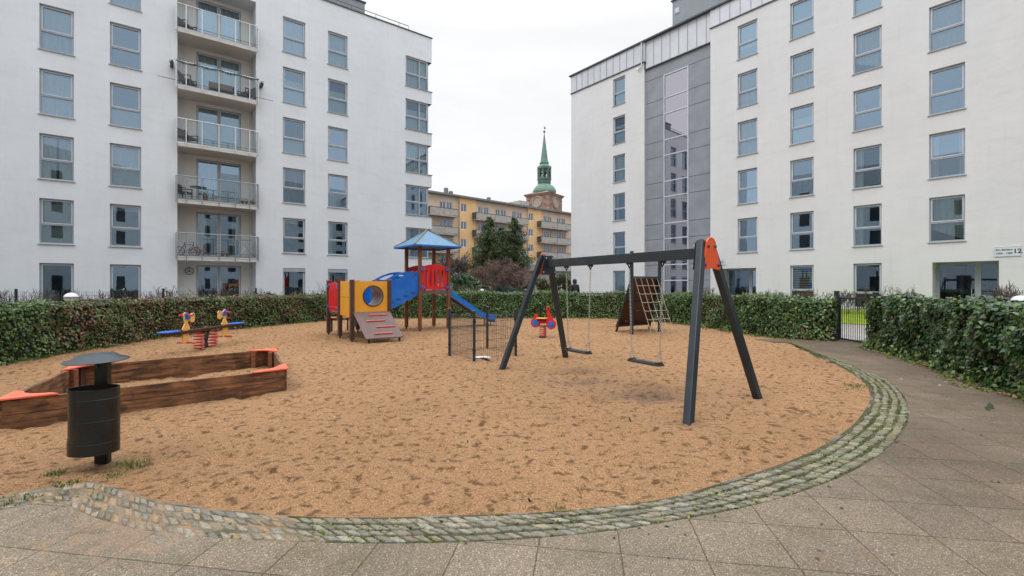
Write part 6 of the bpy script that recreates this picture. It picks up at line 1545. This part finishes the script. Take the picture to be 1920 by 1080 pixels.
# ================================================================== BALCONY THINGS
YO = -.30
def bal(kf): return .3 + SP*kf
def lchair(px, k, off, rz, mat, lab, wd=.6):
    p = LF.world(LF.u(px, off), off, bal(k)+.002); r = empty('balcony_chair', p, LF.rz + rz, lab, 'chair', 'balcony chairs')
    MB().box(-wd/2, wd/2, -.28, .28, .30, .40).build('seat', mat, r, bevel=.01); MB().hexa([(-wd/2, .22, .40), (wd/2, .22, .40), (wd/2, .28, .40), (-wd/2, .28, .40), (-wd/2, .30, .82), (wd/2, .30, .82), (wd/2, .35, .82), (-wd/2, .35, .82)]).build('backrest', mat, r)
    for x in (-wd/2, wd/2):
        MB().box(x-.025, x+.025, -.28, .26, .56, .60).box(x-.02, x+.02, -.28, -.24, 0, .56).build('armrest', mat, r)
        MB().box(x-.02, x+.02, .22, .26, 0, .3).build('leg', mat, r)
M['wicker'] = pm('dark_wicker', (.045, .045, .05), (.09, .085, .085), scale=30, rough=.8, bump=.004, bscale=60); M['wicker_brown'] = pm('brown_wicker', (.12, .085, .08), (.18, .13, .12), scale=30, rough=.8)
M['terracotta'] = pm('terracotta', (.30, .11, .06), rough=.8); M['plant'] = M['leaf']
lchair(352, 4, .35, 1.2, 'wicker', 'dark wicker armchair at the left end of the fourth floor garlanded balcony', .8)
lchair(415, 4, .45, 0, 'wicker_brown', 'brown wicker bench in the middle of the garlanded balcony', 1.1); lchair(462, 4, .35, -1.2, 'wicker', 'dark wicker armchair at the right end of the garlanded balcony', .8)
lchair(350, 3, .35, .9, 'wicker', 'dark wicker armchair on the third floor balcony', .9); lchair(345, 2, .35, .9, 'black_metal', 'black folding chair at the left end of the second floor balcony', .45)
lchair(350, 5, .5, .9, 'wicker', 'dark chair on the topmost left balcony', .7)
p = LF.world(LF.u(372, .3), .3, bal(2)+.002); r = empty('balcony_table', p, LF.rz, 'round dark table on the second floor balcony', 'table')
MB().lathe([(.38, .70), (.38, .73)], n=20).build('tabletop', 'black_metal', r); MB().tube([(0, 0, .03), (0, 0, .70)], .03, 8).lathe([(.2, 0), (.2, .02)], n=14).build('pedestal', 'grey_metal', r)
def pot_plant(pos, rz, lab, s=1.0, n=60, cols=DG, trough=False, grp='balcony pot plants', name='potted_plant'):
    r = empty(name, pos, rz, lab, 'plant', grp)
    (MB().box(-.35*s, .35*s, -.09*s, .09*s, 0, .18*s) if trough else MB().lathe([(.07*s, 0), (.10*s, .18*s), (.11*s, .18*s)], n=12)).build('pot', 'black_metal' if trough else 'terracotta', r)
    P = [(random.gauss(0, .22*s if trough else .06*s), random.gauss(0, .05*s), .18*s + abs(random.gauss(0, .10*s))) for _ in range(n)]
    leaf_mesh('leaves', P, [(random.gauss(0, 1), random.gauss(0, 1), 1) for _ in P], rng.uniform(.05, .09, n)*s, pal(n, cols, [1]*len(cols)), M['leaf'], r, 'oval')
for i, px in enumerate((455, 462, 469, 475)): pot_plant(LF.world(LF.u(px, -.1), -.1, bal(2)+.002), 0, ('leftmost', 'second', 'third', 'rightmost')[i] + ' small pot plant in the row at the right end of the second floor balcony', .8, 26)
pot_plant(LF.world(LF.u(385, .1), .1, bal(2)+.002), 0, 'red pot plant under the round table balcony rail', 1.3, 40, [(.25, .07, .04), (.12, .06, .03), (.05, .09, .03)])
p = LF.world(LF.u(426, -.1), -.1, bal(2)+.002); r = empty('slatted_bench', p, LF.rz, 'low pale slatted bench on the second floor balcony', 'bench')
q = MB()
for k in range(4): q.box(-.7, .7, -.15+.09*k, -.09+.09*k, .24, .27)
q.build('seat', 'slat', r)
for x in (-.6, .6): MB().box(x-.03, x+.03, -.15, .17, 0, .24).build('leg', 'slat', r)
# hanging planters and garland on the garlanded balcony
xl, xr = bayL-.06, bayR+.06; yr = YO-.06
for x, lab in ((xl-.17, 'black trough planter hung outside the left end of the garlanded balcony'), (xr+.17, 'black trough planter hung outside the right end of the garlanded balcony')):
    pot_plant(LF.world(x, YO+.1, bal(4)+.80), LF.rz + R(90), lab, .8, 60, DG, True, None, 'hanging_planter')
g_ = empty('garland', LF.world(xl, yr, bal(4)+1.12), LF.rz, 'dark green garland wound along the railing of the fourth floor balcony', 'garland')
Lg = xr-xl; path = [Vector((Lg*k/80, -.03, -.02 - .07*abs(math.sin(k*math.pi/20)))) for k in range(81)]
MB().tube(path, .012, 4).build('cord', 'bark', g_)
P = [tuple(path[random.randrange(81)] + Vector((random.gauss(0, .03), random.gauss(0, .03), random.gauss(0, .03)))) for _ in range(900)]
leaf_mesh('needles', P, rng.normal(0, 1, (900, 3)), rng.uniform(.04, .09, 900), pal(900, [(.015, .04, .02), (.02, .06, .03)], [1, 1]), M['leaf_matt'], g_, 'needle')
# drying poles sticking out
for x0, x1 in ((xl-.75, xl+.1), (xr-.1, xr+.75)):
    q = MB().tube([LF.world(x0, yr+.02, bal(4)+.12), LF.world(x1, yr+.02, bal(4)+.10)], .015, 6).build('flag_pole', 'flash'); tag(q, 'thin dark rod sticking out ' + ('left' if x0 < xl else 'right') + ' of the garlanded balcony', 'rod')
# bicycles and drying rack on the first floor balcony
def bicycle(pos, rz, lab, s=1.0):
    r = empty('bicycle', pos, rz, lab, 'bicycle', 'bicycles on the first floor balcony'); wr = .30*s
    for x in (-.48*s, .48*s):
        w_ = MB().tube([(x + wr*math.cos(2*math.pi*k/20), 0, wr + wr*math.sin(2*math.pi*k/20)) for k in range(20)], .018, 5, closed=True)
        for k in range(6): a = math.pi*k/6; w_.tube([(x+wr*math.cos(a), 0, wr+wr*math.sin(a)), (x-wr*math.cos(a), 0, wr-wr*math.sin(a))], .003, 3)
        w_.build('wheel', 'black_metal', r)
    f = MB(); A, B_, C_, D_ = (-.48*s, 0, wr), (-.08*s, 0, wr), (-.18*s, 0, .78*s), (.36*s, 0, .74*s)
    for a, b in ((A, B_), (A, C_), (B_, C_), (C_, D_), (B_, D_), (D_, (.48*s, 0, wr))): f.tube([a, b], .016, 6)
    f.build('bike_frame', 'red' if s < .7 else 'dark_metal', r); MB().box(-.28*s, -.08*s, -.05, .05, .86*s, .90*s).tube([C_, (-.19*s, 0, .87*s)], .014, 6).build('saddle', 'black_metal', r)
    MB().tube([(.30*s, -.25, .98*s), (.36*s, 0, .96*s), (.30*s, .25, .98*s)], .013, 6).tube([D_, (.36*s, 0, .96*s)], .014, 6).build('handlebar', 'black_metal', r)
bicycle(LF.world(LF.u(352, .1), .1, bal(1)+.002), LF.rz + .15, 'black bicycle at the left end of the first floor balcony', .72); bicycle(LF.world(LF.u(374, .45), .45, bal(1)+.002), LF.rz - .1, 'small red bicycle behind the black one on the first floor balcony', .6)
p = LF.world(LF.u(462, .3), .3, bal(1)+.002); r = empty('drying_rack', p, LF.rz, 'folding clothes drying rack at the right end of the first floor balcony', 'drying rack')
q = MB().tube([(-.5, -.2, 0), (.4, .2, .95)], .012, 5).tube([(.5, -.2, 0), (-.4, .2, .95)], .012, 5).tube([(-.5, .25, 0), (.4, -.2, .95)], .012, 5).tube([(.5, .25, 0), (-.4, -.2, .95)], .012, 5)
q.build('stand', 'white_metal', r); q = MB()
for k in range(7): q.tube([(-.75, -.24+.08*k, .96), (.6, -.24+.08*k, .96)], .006, 4)
q.build('rack', 'white_metal', r)
pot_plant(LF.world(LF.u(417, .0), 0, bal(1)+.002), 0, 'reddish pot plant left of centre on the first floor balcony', .9, 30, [(.4, .12, .1), (.12, .10, .04)], grp=None); pot_plant(LF.world(LF.u(427, .0), 0, bal(1)+.002), 0, 'pink flowered pot plant right of centre on the first floor balcony', .9, 30, [(.55, .2, .2), (.12, .10, .04)], grp=None)
# round lamp in the ground floor bay
o = MB().lathe([(.17, 0), (.2, .03), (.17, .06)], n=20, caps=False).lathe([(.03, 0), (.04, .05), (0, .06)], n=10).tube([(0, .0, .03), (0, .17, .03)], .01, 4).tube([(0, 0, .03), (.15, -.1, .03)], .01, 4).tube([(0, 0, .03), (-.15, -.1, .03)], .01, 4).build('wall_clock', 'flash')
pz = LF.world(LF.u(355, 1.2), 1.2, 2.42); o.location = pz; o.rotation_euler = (R(90), 0, LF.rz); tag(o, 'round dark wall ornament beside the ground floor balcony door', 'ornament')
# pink flower in the second column first floor window
# ================================================================== CARS AND PERSON
def car(name, pos, rz, prof, win, mat, lab, cat, wid=1.75, wr=.32, axles=(-1.35, 1.35)):
    r = empty(name, pos, rz, lab, cat); hw_ = wid/2
    n = len(prof); q = MB(); 
    for s_ in (-1, 1):
        for x, z in prof: q.v.append((x, s_*hw_*(1 - .12*max(0, z-.9)), z))
    q.f = [tuple(range(n)), tuple(range(n, 2*n))[::-1]] + [((i+1) % n, i, n+i, n+(i+1) % n) for i in range(n)]
    q.build('body', mat, r, bevel=.04)
    for s_ in (-1, 1):
        for wpoly in win: MB().prism(wpoly, (0, s_*(hw_*.955), 0), (1, 0, 0), (0, 0, 1), .05).build('window', 'car_glass', r)
        for x in axles:
            w_ = MB().tube([(x, s_*(hw_-.2), wr), (x, s_*(hw_+.01), wr)], wr, 20).build('wheel', 'rubber', r); MB().tube([(x, s_*(hw_-.02), wr), (x, s_*(hw_+.02), wr)], wr*.6, 14).build('rim', 'grey_metal', w_)
    xe = max(p_[0] for p_ in prof); xs_ = min(p_[0] for p_ in prof)
    for s_ in (-1, 1):
        MB().box(xs_-.02, xs_+.06, s_*hw_*.78-.15, s_*hw_*.78+.15, .68, .84).build('headlight', 'white', r); MB().box(xe-.06, xe+.02, s_*hw_*.78-.12, s_*hw_*.78+.12, .75, .95).build('tail_light', 'red', r)
M['car_white'] = pm('white_car_paint', (.72, .74, .76), rough=.25); M['car_green'] = pm('dark_green_car_paint', (.012, .045, .042), rough=.25, metal=.3); M['car_glass'] = pm('car_window_glass', (.05, .09, .12), rough=.06)
van = [(-2.1, .3), (2.1, .3), (2.15, 1.0), (2.05, 1.75), (1.7, 1.88), (-.6, 1.88), (-1.15, 1.2), (-2.0, 1.02), (-2.15, .7)]
car('parked_van', W(914, 559, 60).xy.to_3d() + Vector((0, 0, .35)), R(235), van, [[(-.5, 1.15), (.5, 1.15), (.5, 1.7), (-.3, 1.7)], [(.6, 1.15), (1.9, 1.15), (1.85, 1.7), (.6, 1.7)]], 'car_white', 'white parked van right of the large green bush', 'van')
est = [(-2.1, .3), (2.1, .3), (2.15, .95), (1.95, 1.1), (1.55, 1.48), (-.3, 1.50), (-1.0, .98), (-2.0, .85), (-2.15, .6)]
car('parked_car', W(952, 559, 57).xy.to_3d() + Vector((0, 0, .38)), R(150), est, [[(-.6, 1.0), (.4, 1.0), (.4, 1.38), (-.2, 1.38)], [(.5, 1.0), (1.5, 1.0), (1.35, 1.38), (.5, 1.38)]], 'car_green', 'dark green parked estate car under the conifers', 'car')

# person in a dark hooded coat, standing
def skin_obj(name, verts, edges, radii, mat, parent, sub=2):
    me = bpy.data.meshes.new(name); me.from_pydata(verts, edges, []); o = bpy.data.objects.new(name, me); COL.objects.link(o); o.parent = parent
    md = o.modifiers.new('skin', 'SKIN'); md.use_smooth_shade = True
    for i, r_ in enumerate(radii): me.skin_vertices[0].data[i].radius = r_ if isinstance(r_, tuple) else (r_, r_)
    me.skin_vertices[0].data[0].use_root = True
    s_ = o.modifiers.new('sub', 'SUBSURF'); s_.levels = sub; s_.render_levels = sub
    me.materials.append(M[mat]); return o
M['skin'] = pm('skin', (.45, .27, .20), rough=.6); M['coat'] = pm('dark_coat', (.018, .016, .020), (.035, .03, .036), scale=8, rough=.9); M['trousers'] = pm('dark_trousers', (.02, .022, .03), rough=.9)
pe = empty('person', W(1078, 545, 27).xy.to_3d() + Vector((0, 0, .2)), R(25), 'person in a dark hooded coat standing by the right block corner', 'person')
pv = [(0, 0, .95), (0, 0, 1.15), (0, 0, 1.38), (0, 0, 1.50), (0, -.01, 1.63), (0, -.02, 1.72),
      (.10, 0, .90), (.11, -.02, .50), (.11, .02, .08), (.11, -.14, .05), (-.10, 0, .90), (-.11, .02, .50), (-.11, .04, .08), (-.11, -.12, .05),
      (.19, 0, 1.42), (.25, .02, 1.14), (.23, -.08, .90), (.22, -.11, .82), (-.19, 0, 1.42), (-.25, .02, 1.14), (-.23, -.08, .90), (-.22, -.11, .82)]
pe_e = [(0, 1), (1, 2), (2, 3), (3, 4), (4, 5), (0, 6), (6, 7), (7, 8), (8, 9), (0, 10), (10, 11), (11, 12), (12, 13), (2, 14), (14, 15), (15, 16), (16, 17), (2, 18), (18, 19), (19, 20), (20, 21)]
prr = [(.15, .11), (.14, .10), (.16, .11), .055, .095, .08, .09, .06, .045, .035, .09, .06, .045, .035, .065, .05, .035, .03, .065, .05, .035, .03]
skin_obj('body', pv, pe_e, prr, 'skin', pe)
cv = [(0, 0, .98), (0, 0, .70), (0, 0, 1.20), (0, 0, 1.42), (.20, 0, 1.43), (.27, .02, 1.14), (.24, -.08, .92), (-.20, 0, 1.43), (-.27, .02, 1.14), (-.24, -.08, .92), (0, .02, 1.54)]
skin_obj('coat', cv, [(0, 1), (0, 2), (2, 3), (3, 4), (4, 5), (5, 6), (3, 7), (7, 8), (8, 9), (3, 10)], [(.19, .15), (.22, .17), (.18, .14), (.17, .13), .085, .07, .06, .085, .07, .06, (.10, .10)], 'coat', pe)
MB().lathe([(.0, .17), (.07, .155), (.115, .10), (.13, .03), (.125, -.06), (.12, -.12)], (0, .025, 1.66), 16, sy=1.05, caps=False).build('hood', 'coat', pe, smooth=True)
for s_ in (-1, 1): skin_obj('trouser_leg', [(s_*.10, 0, .86), (s_*.11, 0, .5), (s_*.11, .03, .1)], [(0, 1), (1, 2)], [.10, .075, .06], 'trousers', pe)
